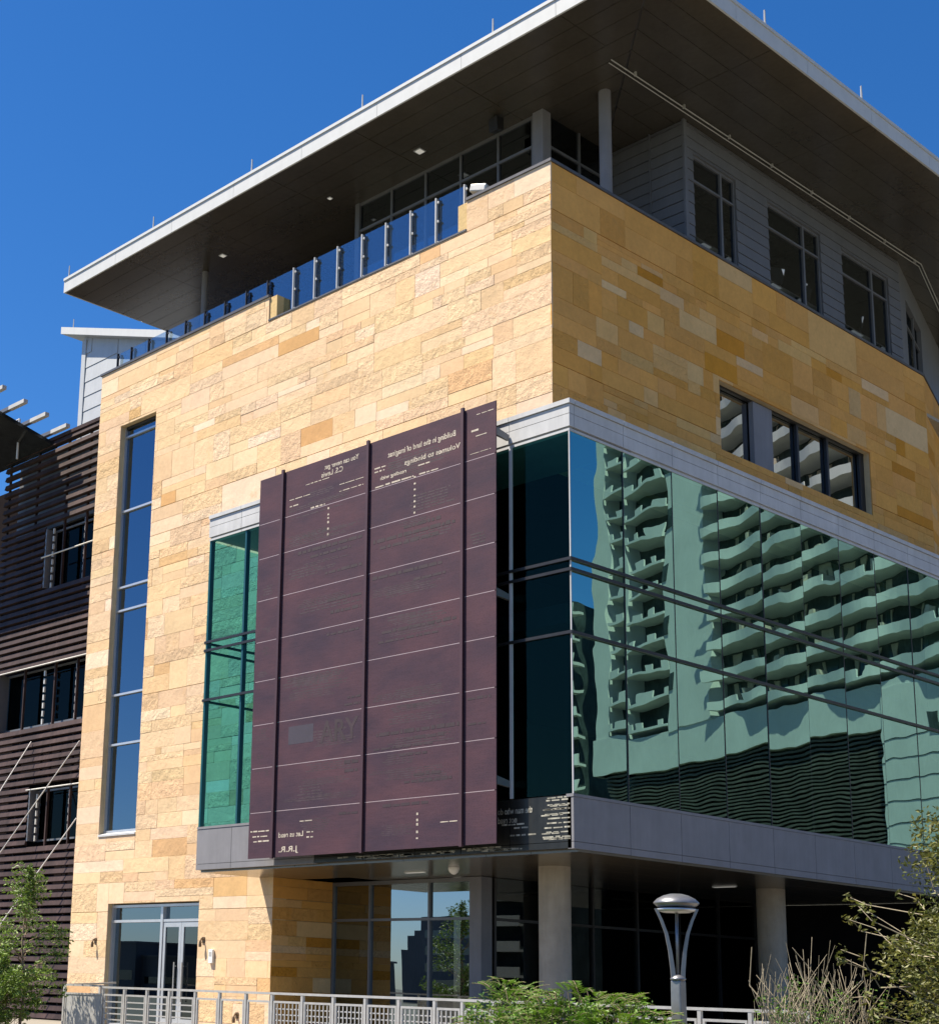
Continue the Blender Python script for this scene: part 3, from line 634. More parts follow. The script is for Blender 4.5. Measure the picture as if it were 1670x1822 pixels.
# ---------------------------------------------------------------- perforated screen
SX0, SX1, SZ0, SZ1, SY = -8.725, -1.465, 3.97, 12.855, -.45
SCN = thing('metal_screen', (-5, -.4, 3.97), 'big dark purple perforated metal screen with faint mirrored writing in front of the glass box', 'screen')
posts = [-7.88, -5.08, -2.33]; zc = [SZ0, 4.99, 5.99, 6.98, 7.99, 8.91, 9.89, 10.90, 11.74, SZ1]
xc = [SX0] + posts + [SX1]
for a, b in zip(xc, xc[1:]):
    p = MB()
    for c, d in zip(zc, zc[1:]): p.box(a + .002, b - .002, SY - .003, SY + .018, c + .007, d - .007)
    p.build('panel', M['screen'], SCN)
    for c in zc[1:-1]:
        q = MB(); q.box(a + .045, b - .045, SY - .003, SY + .012, c - .0065, c + .0065); q.build('sunlit_seam_strip', M['seam'], SCN)  # sunlit panel edge painted as a pale strip
for x in posts:
    p = MB(); p.box(x - .036, x + .036, SY - .06, SY - .004, SZ0 - .02, SZ1 + .05); p.build('post', M['screenpost'], SCN)
for x in (-7.9, -6.34, -3.69, -1.5):
    for z in (12.22, 8.9, 5.2):
        b = MB(); b.hexa([(x - .03, SY + .02, z - .09), (x + .03, SY + .02, z - .09), (x + .03, -.052, z - .12), (x - .03, -.052, z - .12), (x - .03, SY + .02, z + .07), (x + .03, SY + .02, z + .07), (x + .03, -.052, z - .0), (x - .03, -.052, z - .0)]); b.build('bracket', M['greyframe'], SCN)
lt = MB(); yy = SY - .006
put_text(lt, 'Building in the land of imaginat', -4.5, -2.55, 12.38, yy, h=.12)
put_text(lt, 'Volumes to bindings', -4.0, -2.42, 12.09, yy, h=.11)
put_text(lt, 'reading with', -4.72, -3.95, 11.92, yy, h=.08)
put_text(lt, 'You can never get', -6.5, -5.4, 12.59, yy, h=.11)
put_text(lt, 'C.S. Lewis', -6.6, -5.9, 12.42, yy, h=.12)
put_text(lt, 'Let us read', -7.7, -6.9, 4.40, yy, h=.11)
put_text(lt, 'J.R.R.', -7.68, -7.05, 4.08, yy, h=.12)
for i, (a, b, z, h) in enumerate(((-6.0, -5.24, 12.11, .018), (-6.0, -5.24, 11.95, .02), (-7.66, -6.97, 12.11, .02), (-7.65, -7.36, 11.95, .03), (-7.12, -6.34, 12.36, .018), (-6.93, -6.46, 11.76, .035), (-4.87, -3.73, 11.77, .035), (-3.57, -3.03, 11.77, .03), (-3.6, -3.27, 11.97, .03), (-4.9, -4.5, 12.2, .03), (-4.9, -4.6, 12.12, .03), (-2.12, -1.89, 12.33, .04), (-2.0, -1.71, 12.21, .02), (-1.98, -1.53, 12.67, .018), (-8.66, -8.03, 4.56, .03), (-8.58, -8.02, 4.445, .03), (-8.55, -8.02, 4.335, .03), (-7.02, -6.63, 4.71, .02), (-6.79, -6.58, 4.46, .03), (-6.79, -6.58, 4.35, .03), (-2.15, -1.6, 11.86, .012), (-2.9, -2.45, 4.45, .02))): lines(lt, a, b, z, yy, h)
for (x, z0, z1) in ((-6.34, 11.02, 11.66), (-3.69, 10.95, 11.74), (-3.52, 4.16, 4.69)):
    z = z0
    while z < z1: lt.box(x - .028, x + .022, yy, yy + .002, z, z + rng.uniform(.03, .06)); z += rng.uniform(.08, .15)
lt.build('painted_lit_lettering', M['marklight'], SCN)
fk = MB(); dk = MB(); yd = SY - .0055
put_text(dk, 'ARY', -6.45, -5.25, 6.38, yd, mirror=False, h=.46)
for (a, b, z, h) in ((-4.0, -2.95, 10.68, .07), (-4.9, -2.5, 10.52, .08), (-4.7, -3.0, 10.36, .07), (-4.91, -2.9, 9.72, .07), (-3.7, -2.8, 9.50, .06), (-7.32, -5.25, 10.75, .08), (-6.9, -5.6, 10.60, .06), (-6.4, -5.24, 10.13, .06), (-6.3, -5.24, 9.48, .07), (-6.2, -5.24, 9.2, .07), (-4.72, -2.42, 6.33, .08), (-3.84, -2.81, 6.18, .07), (-4.79, -3.12, 6.04, .05), (-4.04, -3.27, 5.86, .05), (-5.66, -5.2, 5.85, .07), (-5.65, -5.19, 5.67, .06), (-3.63, -2.88, 5.43, .06), (-3.9, -2.6, 5.3, .05), (-4.6, -2.5, 8.5, .07), (-4.7, -3.0, 8.3, .05), (-5.6, -5.2, 7.25, .05), (-5.7, -5.2, 7.1, .05), (-4.5, -3.2, 4.85, .06), (-5.8, -5.2, 4.78, .05), (-6.3, -5.3, 8.72, .05), (-2.2, -1.6, 6.8, .05), (-2.2, -1.7, 6.3, .04)): lines(dk, a, b, z, yd, h)
for k in range(64):        # faint paragraphs of small perforated writing
    i = rng.choice([0, 1, 1, 1, 2, 2, 2, 3]); a = xc[i] + .10; b = xc[i + 1] - .10; w = (b - a) * rng.uniform(.35, .8); s = a + rng.random() * (b - a - w); z = rng.uniform(4.3, 12.3); hh = rng.choice([.018, .022, .03])
    for q in range(rng.randint(2, 6)):
        zz = z - q * hh * 2.1
        if min(abs(zz - c) for c in zc) > .06 and zz > 4.1: lines(fk, s + rng.uniform(0, .2), s + w * rng.uniform(.7, 1), zz, yd + .0012 + .00002 * k, hh)
fk.build('faint_lettering', M['markfaint'], SCN)
dk.build('dark_lettering', M['markdark'], SCN)
bl = MB(); bl.box(-7.47, -6.66, SY - .0045, SY - .0035, 6.43, 6.83); bl.build('faint_square', plain('slate_square', (.042, .034, .050), .6), SCN)
# lettering on the black sill
bt = MB(); yb_ = -.0225
put_text(bt, 'the man who do', -1.8, -.95, 4.57, yb_, h=.12); put_text(bt, 'not read', -1.8, -1.33, 4.40, yb_, h=.12)
put_text(bt, 'and few may realize', -5.40, -4.2, 3.875, yb_, h=.06)
for k in range(34):
    z = rng.choice([rng.uniform(3.99, 4.8), rng.uniform(3.88, 3.95)]); a = rng.uniform(-6.95, -.9) if z < 3.97 else (rng.uniform(-.75, -.5) if rng.random() < .6 else rng.uniform(-1.75, -1.2))
    if z > 4.38 and a < -.95 and z < 4.7: continue
    lines(bt, a, min(-.06, a + rng.uniform(.3, .7)), z, yb_, .03)
for k in range(9): lines(bt, -.74 + rng.uniform(0, .2), -.07, 4.75 - .085 * k, yb_, .028)
bt.build('sill_lettering', M['markgrey'], bpo)

# ---------------------------------------------------------------- entry fittings
L_ = ['small brown wall lamp on the stone left of the entrance', 'small brown wall lamp on the stone right of the entrance, above the white box', 'small brown wall fitting low on the stone behind the open rail frames']
for i, (x, z) in enumerate(((-18.0, 2.24), (-13.23, 2.25), (-11.8, .44))):
    t = thing('wall_lamp', (x, YF - .045, z), L_[i], 'lamp', 'wall lamps by the entrance')
    s = MB(); s.tube([(0, .01, .06), (0, -.07, .09), (0, -.10, .02)], .022, 8); s.box(-.05, .05, -.01, .01, -.02, .13); s.build('arm', M['brown'], t).matrix_parent_inverse = Matrix()
    s = MB(); s.lathe((0, -.10, -.12), [(.036, 0), (.04, .06), (.03, .14), (.001, .15)], 10); s.build('shade', M['brown'], t).matrix_parent_inverse = Matrix()
t = thing('call_box', (-12.85, YF - .04, 1.9), 'small white call box on the stone wall right of the entrance', 'call box')
s = MB(); s.box(-.08, .08, -.07, 0, -.17, .17); s.build('case', M['white'], t, bevel=.012).matrix_parent_inverse = Matrix()
s = MB(); s.box(-.05, .05, -.074, -.0705, .0, .11); s.build('speaker_plate', M['steel'], t).matrix_parent_inverse = Matrix()

# ---------------------------------------------------------------- ground
def slab(name, mt, x0, x1, y0, y1, z0, z1): return tag(_b(name, mt, x0, x1, y0, y1, z0, z1), kind='structure')
def _b(name, mt, x0, x1, y0, y1, z0, z1):
    m = MB(); m.box(x0, x1, y0, y1, z0, z1); return m.build(name, mt)
g = MB(); g.poly([(-1500, -1500, -.45), (1500, -1500, -.45), (1500, 1500, -.45), (-1500, 1500, -.45)]); tag(g.build('ground', M['ground']), kind='structure')
slab('terrace', M['paving'], -32, 30, -2.25, 40, -.44, 0)
slab('terrace_kerb', M['concrete'], -32, 30, -2.4, -2.25, -.44, .06)
tag(_b('planting_bed', plain('soil', (.10, .075, .05), .95, var=.3, vs=4, bump=.6), -30, 20, -8.5, -2.41, -.44, -.40), kind='structure')

# ---------------------------------------------------------------- terrace railing
RL = thing('metal_railing', (-3, -2, 0), 'pale metal railing with mesh and barred panels along the terrace edge', 'railing')
px_ = [-13.40, -11.83, -10.99, -10.15, -9.34, -8.44, -7.63, -6.78, -5.97, -5.07, -4.19, -3.32, -2.45, -1.56, -.90, -.20, 1.62, 2.49, 3.91, 4.78, 5.71]
zt = 1.06; yr = -2.0
p = MB(); p.box(px_[1] - .03, 5.74, yr - .035, yr + .035, zt, zt + .045); p.build('top_rail', M['steel'], RL)
p = MB(); p.box(px_[0], px_[1] - .04, yr - .035, yr + .035, 1.09, 1.13); p.bar((px_[0], yr, 1.11), (-15.6, 1.0, 1.18), .05, .045); p.build('top_rail', M['steel'], RL)
for x in px_ + [-14.4]:
    yx = yr if x > -14 else -.3
    p = MB(); p.box(x - .03, x + .03, yx - .03, yx + .03, 0, zt + (-.001 if x > -13 else .02)); p.build('post', M['steel'], RL)
for i, (a, b) in enumerate(zip(px_, px_[1:])):
    p = MB(); y = yr - .0; ins_ = .055; za, zb = .12, .90; a2, b2 = a + ins_, b - ins_
    p.box(a2, b2, y - .02, y + .02, zb, zb + .04); p.box(a2, b2, y - .02, y + .02, za - .04, za); p.box(a2, a2 + .035, y - .02, y + .02, za, zb); p.box(b2 - .035, b2, y - .02, y + .02, za, zb)
    if 1 <= i <= 4 or i >= 15:
        k = 6
        for j in range(1, k): z = za + (zb - za) * j / k; p.box(a2 + .035, b2 - .035, y - .008, y + .008, z - .014, z + .014)
    if i == 0: p.box(a2 + .035, b2 - .035, y - .006, y + .006, za, zb)
    if 8 <= i <= 14:
        nx = int((b2 - a2) / .105); nz = 7
        for j in range(1, nx): x = a2 + (b2 - a2) * j / nx; p.box(x - .011, x + .011, y - .014, y - .002, za, zb)
        for j in range(1, nz): z = za + (zb - za) * j / nz; p.box(a2 + .035, b2 - .035, y + .002, y + .014, z - .011, z + .011)
    p.build('infill_panel', M['steel'], RL)

# ---------------------------------------------------------------- street lamp
lx, ly, zg = 5.25, -4.5, -.40
LP = thing('street_lamp', (lx, ly, zg), 'grey metal street lamp with a shallow domed cap on two curved arms', 'street lamp')
zc_, zr = 2.60, 1.47
p = MB(); p.hexa([(lx - .085, ly - .085, zg), (lx + .085, ly - .085, zg), (lx + .085, ly + .085, zg), (lx - .085, ly + .085, zg), (lx - .076, ly - .076, zr), (lx + .076, ly - .076, zr), (lx + .076, ly + .076, zr), (lx - .076, ly + .076, zr)]); p.build('post', M['lampmetal'], LP, bevel=.02)
p = MB(); p.lathe((lx, ly, 0), [(.001, zr - .03), (.07, zr - .02), (.105, zr + .01), (.10, zr + .03), (.06, zr + .06), (.001, zr + .085)], 24); p.build('collar', M['lampmetal'], LP, smooth=True)
dv = Vector((.75, .66, 0)).normalized(); sv = Vector((-dv.y, dv.x, 0))
for sgn in (-1, 1):
    p = MB(); pr = [(.06, zr), (.07, zr + .15), (.097, zr + .38), (.142, zr + .62), (.205, zr + .80), (.275, zr + .955)]; wd = [.06, .056, .048, .042, .038, .038]
    for (a, b, wa, wb) in zip(pr, pr[1:], wd, wd[1:]):
        q = []
        for (r, z), w in ((a, wa), (b, wb)):
            c = Vector((lx, ly, z)) + dv * sgn * r; q += [c - dv * w / 2 - sv * .035, c + dv * w / 2 - sv * .035, c + dv * w / 2 + sv * .035, c - dv * w / 2 + sv * .035]
        p.hexa(q)
    p.build('arm', M['lampmetal'], LP)
p = MB(); p.tube([(lx, ly, zr), (lx, ly, zr + .95)], .021, 12); p.build('lamp_stem', M['lampmetal'], LP, smooth=True)
p = MB(); p.lathe((lx, ly, zr), [(.001, .90), (.18, .905), (.25, .925), (.265, .955), (.22, .965), (.001, .97)], 32); p.build('reflector', M['frame'], LP, smooth=True)
p = MB(); p.lathe((lx, ly, zr), [(.001, .975), (.26, .985), (.305, 1.025), (.305, 1.04), (.255, 1.09), (.17, 1.135), (.085, 1.157), (.001, 1.162)], 36); p.build('cap', M['lampmetal'], LP, smooth=True)

# ---------------------------------------------------------------- louvred building at left
LV = thing('louvred_building', (-25, 5, 0), 'dark brown building clad in horizontal metal louvres with square windows', 'building')
LX0, LX1, LY, LZ = -28.0, -17.0, 4.0, 19.3
lwin = [(-25.15, -18, 14.0, 16.05), (-27.6, -18, 9.37, 11.33), (-25.15, -18, 5.55, 7.22)]
b = MB(); b.box(LX0, LX1 - 2.35, LY + .6, 18, -.4, LZ - .6); b.box(-40, LX0, LY + 1.6, 18, -.4, LZ - .3); b.build('wall', M['louvreback'], LV)
b = MB(); b.box(LX0 + .1, LX1 - 2.4, LY + .45, LY + .58, 16.3, LZ - .2); b.build('parapet_panel', M['siding'], LV)
b = MB(); z = -.2; k = 0
while z < LZ - .15:
    up = z > 16.2
    rs = [(LX0, LX1 - 2.4, z, z + .15)]
    for h in lwin: rs = [q for r in rs for q in sub_rect(r, (h[0], h[1], h[2] - .1, h[3]))]
    for (x0, x1, a, c) in rs:
        if c - a < .1: continue
        b.hexa([(x0, LY - .10, a), (x1, LY - .10, a), (x1, LY + .03, a - .02), (x0, LY + .03, a - .02), (x0, LY - .05, a + .16), (x1, LY - .05, a + .16), (x1, LY - .02, a + .165), (x0, LY - .02, a + .165)])
    z += .31 if up else .245
b.box(LX0, LX1 - 2.4, LY - .1, LY + .4, LZ - .12, LZ)
b.build('louvre_screen', M['louvre'], LV)
b = MB()
for x in (-27.9, -26.05, -24.2, -22.9, -21.7, -20.5):
    b.box(x - .03, x + .03, LY + .04, LY + .12, -.3, LZ - .12)
b.build('louvre_support', M['louvre'], LV)
for i, (x0, x1, z0, z1) in enumerate(lwin):
    w = MB(); x1 = -19.45
    w.box(x0, x1, LY + .3, LY + .36, z1 - .06, z1); w.box(x0, x1, LY + .3, LY + .36, z0, z0 + .06); w.box(x0, x0 + .08, LY - .05, LY + .36, z0, z1)
    wo = w.build('window', M['greyframe'], LV)
    p = MB(); p.box(x0, x1, LY + .40, LY + .41, z0, z1); p.build('pane', M['louvreglass'], wo)
    s = MB()
    for xx in (-24.9, -23.0):
        z = z0
        while z < z1 - .1: s.box(xx - .035, xx + .035, LY + .1, LY + .16, z, z + .18); z += .27
    s.tube([(x0, LY - .16, z0 + (z1 - z0) * (.5 if i == 0 else .98)), (-19.5, LY - .16, z0 + (z1 - z0) * (.5 if i == 0 else .98))], .025, 6)
    s.build('support_bracket', M['rod'], wo)
L_ = ['pale diagonal rod at far left crossing the louvres highest up', 'pale diagonal rod crossing the louvres behind the young tree, the longest one', 'short pale diagonal rod low on the louvres beside the stone edge']
for i, (a, b_) in enumerate((((-25.54, 2.0, 5.27), (-25.09, 3.88, 8.79)), ((-25.29, 2.0, 3.52), (-22.26, 3.88, 8.54)), ((-23.18, 2.0, 2.74), (-22.19, 3.88, 6.11)))):
    m = MB(); m.tube([a, b_], .02, 8); tag(m.build('brace_rod', M['rod']), L_[i], 'rod', 'brace rods on the louvres')

# grey stair tower behind
ST = thing('stair_tower', (-28, 10, 0), 'pale grey boarded tower with a sloping roof rising behind the stone wall', 'tower')
w = MB(); z = 14.0
def ztop(x): return 26.62 - (x + 31.4) * .335
while z < 26.6:
    h = .62; xr = min(-24, -31.4 + (26.6 - (z + h)) / .335)
    if xr > -31.2: w.hexa([(-31.4, 9, z), (xr, 9, z), (xr, 14, z), (-31.4, 14, z), (-31.4, 9.02, z + h - .02), (xr, 9.02, z + h - .02), (xr, 14, z + h - .02), (-31.4, 14, z + h - .02)])
    z += h
w.hexa([(-31.38, 9.03, 14), (-24.02, 9.03, 14), (-24.02, 13.9, 14), (-31.38, 13.9, 14), (-31.38, 9.03, ztop(-31.38)), (-24.02, 9.03, ztop(-24.02)), (-24.02, 13.9, ztop(-24.02)), (-31.38, 13.9, ztop(-31.38))])
w.box(-31.43, -31.15, 8.97, 9.01, 14, 26.4); w.build('wall', M['siding_pale'], ST)
r = MB(); A_ = [(-32.5, 8.6), (-23.8, 8.6), (-23.8, 14.4), (-32.5, 14.4)]
r.hexa([(x, y, ztop(x) - .05) for x, y in A_] + [(x, y, ztop(x) + .25) for x, y in A_]); r.build('roof', M['fascia'], ST)
t0 = copy_tree(r0, (0, 0, 0)); t0.location = (-31.9, 8.8, ztop(-31.9) + .25); tag(t0, 'thin lightning rod on the sloping roof of the grey tower', 'lightning rod', 'lightning rods on the roof edge')

# roof canopy with white beams
PC = thing('sun_canopy', (-28, 3, LZ), 'rooftop canopy of white tipped beams over dark panels above the louvres', 'canopy')
bm_ = [(1.31, 20.07), (2.14, 19.82), (2.99, 19.60), (3.83, 19.43)]
for (y, z) in bm_:
    b = MB(); b.box(-24.95, -24.0, y - .08, y + .08, z - .06, z + .07); b.build('beam_tip', M['zinc'], PC)
    b = MB(); b.box(-32, -24.96, y - .07, y + .07, z - .05, z + .07); b.build('beam', M['greyframe'], PC)
b = MB(); q = [(-33, 1.0, 19.95), (-25.0, 1.0, 19.95), (-25.0, 4.1, 19.18), (-33, 4.1, 19.18)]; b.hexa([(x, y, z - .22) for x, y, z in q] + [(x, y, z - .10) for x, y, z in q]); b.build('panel', M['solar'], PC)
b = MB()
for (x, y, z) in ((-26.1, 3.2, 19.5), (-28.5, 3.2, 19.5)): b.tube([(x, y, 18.6), (x, y, 20.05)], .04, 8)
b.tube([(-30, 3.2, 19.95), (-26.1, 3.2, 20.05)], .03, 6); b.build('post', M['rod'], PC)

# ---------------------------------------------------------------- plants
def leaves(mb, c, rad, n, size, r, bright=(.75, 1.3), tips=0):
    for _ in range(n):
        while True:
            d = Vector((r.uniform(-1, 1), r.uniform(-1, 1), r.uniform(-1, 1)))
            if d.length < 1: break
        p = Vector(c) + Vector((d.x * rad[0], d.y * rad[1], d.z * rad[2])); s = size * r.uniform(.6, 1.35)
        a = Vector((r.gauss(0, 1), r.gauss(0, 1), r.gauss(0, .6))).normalized(); q = Vector((r.gauss(0, 1), r.gauss(0, 1), r.gauss(0, 1))); b = a.cross(q).normalized()
        k = r.uniform(*bright); col = (k, k, k * r.uniform(.8, 1.1), 1)
        nn = a.cross(b) * s * .12
        mb.poly([p - a * s, p + b * s * .42 + nn, p + a * s, p - b * s * .42 + nn], col)
def branch(mb, a, b, r0, r1, r, wob=.06, n=5):
    a = Vector(a); b = Vector(b); pts = []
    for i in range(n + 1):
        t = i / n; p = a.lerp(b, t); k = wob * (b - a).length * (0 if i in (0, n) else 1); pts.append(p + Vector((r.gauss(0, k), r.gauss(0, k), r.gauss(0, k * .5))))
    mb.tube(pts, [r0 + (r1 - r0) * i / n for i in range(n + 1)], 6); return pts

# young tree at left
r = random.Random(3)
tx, ty = -16.9, -1.0
tx, ty = -13.1, -3.4
T = thing('young_tree', (tx, ty, -.4), 'young thin green tree with light foliage in front of the louvres', 'tree')
tk = MB(); tp_ = branch(tk, (tx, ty, -.4), (tx + .1, ty, 3.6), .045, .012, r, .012, 8); lf = MB()
cl = []
for i in range(30):
    z = r.uniform(.9, 3.3); a = r.uniform(0, 6.28); rad = (3.9 - z) * .42 * r.uniform(.6, 1.1); base = (tx + .03 * z, ty, z - .25 * r.random())
    e = (tx + math.cos(a) * rad, ty + math.sin(a) * rad, z + r.uniform(.05, .45)); branch(tk, base, e, .014, .004, r, .06, 4); cl.append(e)
    leaves(lf, e, (.25, .25, .24), 80, .048, r); mid = Vector(base).lerp(Vector(e), .6); leaves(lf, mid, (.2, .2, .18), 16, .045, r)
for k in range(6): leaves(lf, (tx + .1, ty, 2.9 + .16 * k), (.2 - .02 * k, .2 - .02 * k, .14), 70, .05, r)
tk.build('trunk', M['bark'], T, smooth=True); lf.build('crown', M['leaf1'], T)
S1 = thing('leafy_shrub', (-13.5, -4, -.4), 'low leafy green shrub under the young tree at the lower left corner', 'shrub')
lf = MB(); tk = MB()
for i in range(95):
    a = r.uniform(0, 6.28); d = r.uniform(0, 1); e = (-13.3 + math.cos(a) * d * 1.5, -4.0 + math.sin(a) * d * .8, .3 + r.uniform(0, 1) * (1.6 - .7 * d * d)); branch(tk, (-13.5, -4, -.4), e, .012, .004, r, .08, 4)
    leaves(lf, e, (.2, .2, .18), 90, .05, r)
tk.build('stem', M['bark'], S1); lf.build('foliage', M['leaf1'], S1)

# feathery shrub in front of the railing
def frond(mb, st, base, d, L, r, col):
    d = Vector(d).normalized(); p = Vector(base); n = 9; side = d.cross(Vector((0, 0, 1))).normalized(); pts = [p.copy()]
    for i in range(n):
        d = (d + Vector((0, 0, -.09))).normalized(); p = p + d * L / n; pts.append(p.copy())
        w = L * .36 * math.sin(math.pi * (.15 + .8 * (i + 1) / n)) ; up = side.cross(d)
        for s in (-1, 1):
            ll = (side * s + d * .55).normalized() * w; e = p + ll + up * w * r.uniform(-.05, .15); t = d * L * .045
            mb.poly([p, p + ll * .5 + t, e, p + ll * .5 - t], col)
    st.tube(pts, .004, 4, cap=False)
def fern(name, c, rx, ry, h, n, label, seed, L=(.35, .6)):
    r = random.Random(seed); F = thing(name, (c[0], c[1], -.4), label, 'shrub', None); lf = MB(); st = MB()
    for i in range(n):
        a = r.uniform(0, 6.28); q = math.sqrt(r.random()); x = c[0] + math.cos(a) * q * rx; y = c[1] + math.sin(a) * q * ry; z = -.3 + h * r.uniform(.35, 1) * (1 - .45 * q * q)
        if i % 3 == 0: branch(st, (c[0] + (x - c[0]) * .4, c[1] + (y - c[1]) * .4, -.4), (x, y, z), .012, .005, r, .05, 4)
        k = r.uniform(.7, 1.35); az = a + r.uniform(-.9, .9)
        frond(lf, st, (x, y, z), (math.cos(az), math.sin(az), r.uniform(.2, 1.1)), r.uniform(*L), r, (k, k, k * .9, 1))
    for i in range(n // 7):
        a = r.uniform(0, 6.28); q = math.sqrt(r.random()); z = -.3 + h * r.uniform(.45, 1.0) * (1 - .4 * q * q)
        leaves(lf, (c[0] + math.cos(a) * q * rx, c[1] + math.sin(a) * q * ry, z), (.16, .16, .13), 38, .034, r, (.6, 1.6))
    st.build('stem', M['bark'], F); lf.build('foliage', M['leaf3'], F); return F
fern('feathery_shrub', (4.3, -5.4, 0), 1.75, .8, 1.65, 1150, 'wide bright green feathery shrub around the foot of the street lamp', 11, (.2, .42))
fern('feathery_shrub', (2.35, -4.6, 0), .75, .5, 1.75, 300, 'small bright green feathery shrub in front of the mesh railing', 12, (.2, .45))

# dry stemmed shrub
r = random.Random(5)
D = thing('dry_shrub', (8.4, -6, -.4), 'dry shrub of many bare upright stems between the street lamp and the big bush', 'shrub')
st = MB(); lf = MB()
for i in range(240):
    a = r.uniform(0, 6.28); q = math.sqrt(r.random()); b0 = (8.1 + math.cos(a) * q * .35, -6 + math.sin(a) * q * .35, -.4)
    h = r.uniform(1.2, 2.5); e = (8.1 + math.cos(a) * q * .75 + r.gauss(0, .08), -6 + math.sin(a) * q * .7, -.4 + h * (1.02 - .22 * q))
    pts = branch(st, b0, e, r.uniform(.006, .011), .003, r, .05, 6)
    if r.random() < .55:
        for k in range(2): p = pts[r.randint(2, 4)]; branch(st, p, p + Vector((r.gauss(0, .12), r.gauss(0, .12), r.uniform(.1, .3))), .005, .002, r, .05, 3)
    leaves(lf, pts[r.randint(2, 5)], (.12, .12, .2), 22, .026, r, (.5, 1.4)); leaves(lf, pts[r.randint(1, 4)], (.10, .10, .2), 10, .024, r, (.5, 1.3))
for (ex, ez) in ((7.45, 1.85), (7.6, 1.6), (8.9, 2.0)): branch(st, (8.0, -6, -.4), (ex, -6.2, ez), .014, .006, r, .04, 6)
st.build('stem', M['stem'], D); lf.build('foliage', M['leaf3'], D)

# big olive bush at right
r = random.Random(9)
B = thing('big_bush', (10.6, -5.6, -.4), 'big olive green bush with grey twigs filling the lower right corner', 'bush')
st = MB(); lf = MB(); cx, cy = 10.35, -5.7
for i in range(250):
    a = r.uniform(0, 6.28); q = math.sqrt(r.random()); u = r.random()
    z = -.2 + 3.5 * u; rad = 1.85 * (1 - .38 * u) * q; e = Vector((cx + math.cos(a) * rad + .35 * u, cy + math.sin(a) * rad * .8, z + .15 * r.random()))
    branch(st, (cx + (e.x - cx) * .3, cy, max(-.4, z - 1.0)), e, .016, .004, r, .06, 5); leaves(lf, e, (.30, .30, .28), 250, .033, r, (.5, 1.5))
for i in range(26):
    a = r.uniform(2.2, 5.2); e = Vector((cx + math.cos(a) * 1.9, cy + math.sin(a) * 1.4, r.uniform(.9, 2.7))); p = branch(st, (cx, cy, e.z - .9), e, .014, .004, r, .07, 6); leaves(lf, p[-1], (.07, .07, .07), 8, .04, r); leaves(lf, p[-2], (.07, .07, .07), 6, .04, r)
st.build('stem', M['stem'], B); lf.build('foliage', M['leaf2'], B)

# ---------------------------------------------------------------- across the street: what the glass reflects
AT = thing('apartment_tower', (71.5, 117, 0), 'tall pale apartment tower with stacked balconies reflected in the glass box', 'tower')
P0 = Vector((71.5, 117, 0)); TD = Vector((.941, .338, 0)).normalized(); TN = Vector((.338, -.941, 0)).normalized()
def tb(mb, s0, s1, d0, d1, z0, z1, m=0):
    q = [P0 + TD * s0 + TN * d0, P0 + TD * s1 + TN * d0, P0 + TD * s1 + TN * d1, P0 + TD * s0 + TN * d1]
    mb.hexa([p + Vector((0, 0, z0)) for p in q][::-1] + [p + Vector((0, 0, z1)) for p in q][::-1], None, m)
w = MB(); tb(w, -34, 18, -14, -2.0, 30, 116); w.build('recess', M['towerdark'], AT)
w = MB(); tb(w, 1.4, 9.8, -2.5, .5, 30, 118); tb(w, 18, 20.5, -14, .3, 26, 116); tb(w, -50, 21, -14, .4, 26, 30.2); tb(w, -60, -21.5, -14, .5, 12, 29.5); w.build('wall', M['tower'], AT)
w = MB()
for z in [34.5 + 6.36 * k for k in range(0, 5)]: tb(w, 8.6, 9.7, .5, .6, z, z + 2.2)
for s in (-30, -47): tb(w, s, s + 1.6, .5, .6, 24.5, 26.5)
for k in range(7): tb(w, -60, -21.5, .5, .53, 13.2 + 1.9 * k, 13.28 + 1.9 * k)
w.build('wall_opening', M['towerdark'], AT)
w = MB(); tb(w, -21.5, 19, -14, -1.2, 0, 26); k = 0
for k in range(34): tb(w, -21.3, 18.5, -1.2, .0, 12 + .41 * k, 12 + .41 * k + .2, 1)
w.build('garage_screen', [M['louvreback'], M['towerlouvre']], AT)
w = MB(); tb(w, -21.5, 20, -.9, .3, -.4, 12); w.build('podium', M['towerdark'], AT)
rt = random.Random(2)
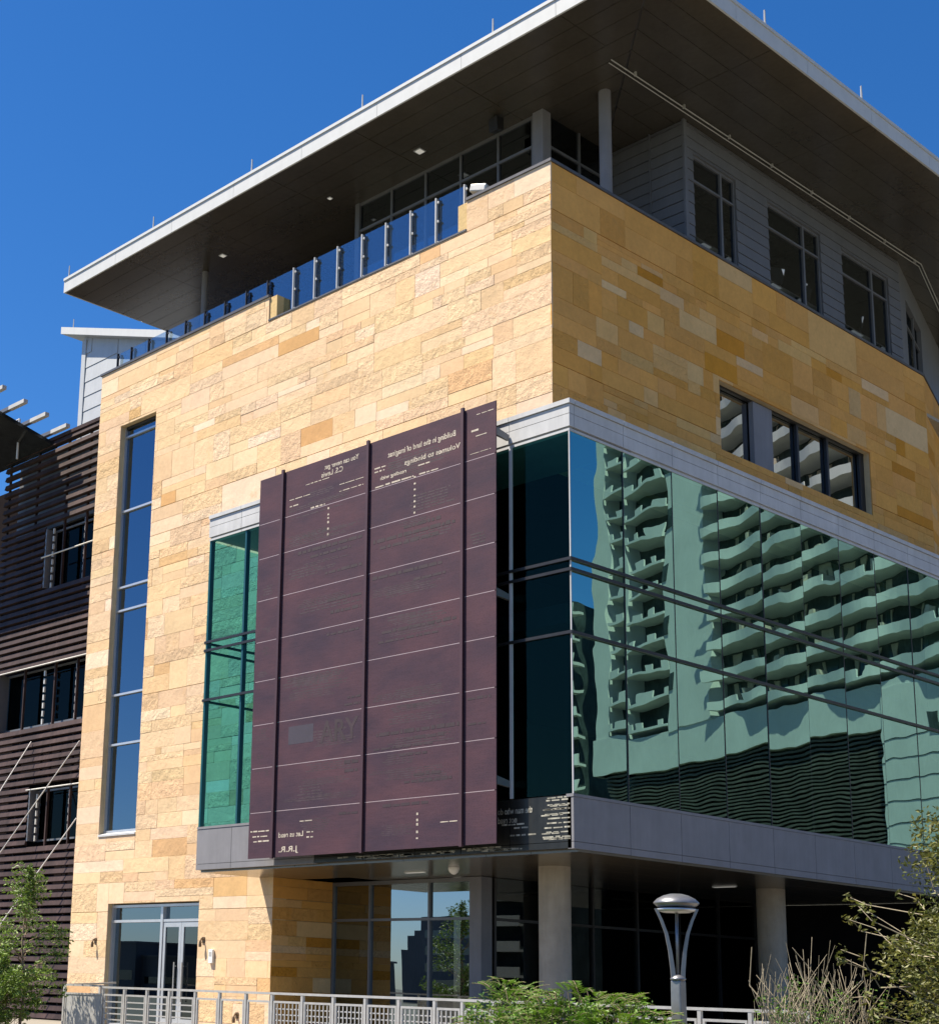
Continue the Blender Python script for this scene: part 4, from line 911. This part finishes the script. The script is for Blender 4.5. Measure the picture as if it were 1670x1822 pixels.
for k in range(27):
    z = 30.9 + 3.19 * k; w = MB(); n = 18
    for (s0, s1, dep) in ((-34, 1.0, .95), (10.0, 17.6, .6)):
        nn = 40 if s0 < 0 else 8
        for j in range(nn):
            a = s0 + (s1 - s0) * j / nn; b = s0 + (s1 - s0) * (j + 1) / nn; da = dep + (.42) * math.sin(a * .55 + .25 * k) * (1 if s0 < 0 else .3); db = dep + (.42) * math.sin(b * .55 + .25 * k) * (1 if s0 < 0 else .3)
            q = [P0 + TD * a - TN * 2, P0 + TD * b - TN * 2, P0 + TD * b + TN * db, P0 + TD * a + TN * da]
            w.hexa([p + Vector((0, 0, z)) for p in q][::-1] + [p + Vector((0, 0, z + .3)) for p in q][::-1])
            if (rt.random() < .985 if s0 < 0 else math.sin(a * 1.9 + k) > .2):
                q = [P0 + TD * a + TN * (da - .15), P0 + TD * b + TN * (db - .15), P0 + TD * b + TN * db, P0 + TD * a + TN * da]
                w.hexa([p + Vector((0, 0, z + .3)) for p in q][::-1] + [p + Vector((0, 0, z + 1.02)) for p in q][::-1])
    w.build('balcony', M['tower'], AT)
    w = MB()
    for j in range(11):
        s = -33 + 3.1 * j; tb(w, s, s + rt.uniform(.5, 1.5), -2.0, -1.93, z + .3, z + 3.0)
    w.build('balcony_window', M['towerglass'], AT); w = MB()
    for j in range(14):
        s = -33.5 + 2.45 * j + rt.uniform(-.5, .5); tb(w, s, s + rt.choice([.25, .25, .9]), -1.99, -1.90, z + .3, z + 3.0)
    for j in range(4):
        s = -31 + 8 * j + rt.uniform(-2, 2); tb(w, s, s + .5, -.3, .5, z + .28, z + .28 + rt.uniform(.8, 1.6))
    w.build('balcony_wall', M['concrete'], AT)
A2 = thing('apartment_block', (104, 131, 0), 'slimmer balconied block seen at the very edge of the glass box reflection', 'tower')
w = MB(); w.box(97, 118, 128, 142, 0, 49); w.build('wall', M['towerdark'], A2)
for k in range(15): w = MB(); w.box(96, 118.5, 126.5, 128, 3 + 3.15 * k, 3.3 + 3.15 * k); w.box(96, 118.5, 126.5, 126.7, 3.3 + 3.15 * k, 4.3 + 3.15 * k); w.build('balcony', M['tower'], A2)
for (x0, x1, y, z1, nm, lb) in ((-131, -124, -76, 5.4, 'flat_building', 'low dark flat building reflected in the entrance glass'), (-124, -100, -77, 3.9, 'flat_building', 'longer lower dark building reflected in the entrance glass')):
    t = thing(nm, (x0, y, 0), lb, 'building'); w = MB(); w.box(x0, x1, y - 12, y, -.4, z1); w.build('wall', M['city'], t)
    w = MB(); w.box(x0 + .5, x1 - .5, y + .005, y + .03, z1 * .25, z1 * .45); w.build('window', M['darkglass'], t); w = MB(); w.box(x0 - .2, x1 + .2, y - 12.2, y + .2, z1, z1 + .2); w.build('roof', M['coping'], t)
t = thing('stepped_tower', (-112, -112, 0), 'stepped dark tower block reflected in the ground floor glazing', 'tower')
w = MB()
for (x0, h) in ((-121.4, 6.1), (-120.2, 7.9), (-118.9, 8.6), (-117.7, 10.2)): w.box(x0, -98, -126, -112 + (x0 + 121) * .02, -.4, h)
w.build('wall', M['city'], t); w = MB()
for k in range(4): w.box(-117, -99, -111.95, -111.9, 1.6 + 2.0 * k, 2.6 + 2.0 * k)
w.build('window', M['darkglass'], t)
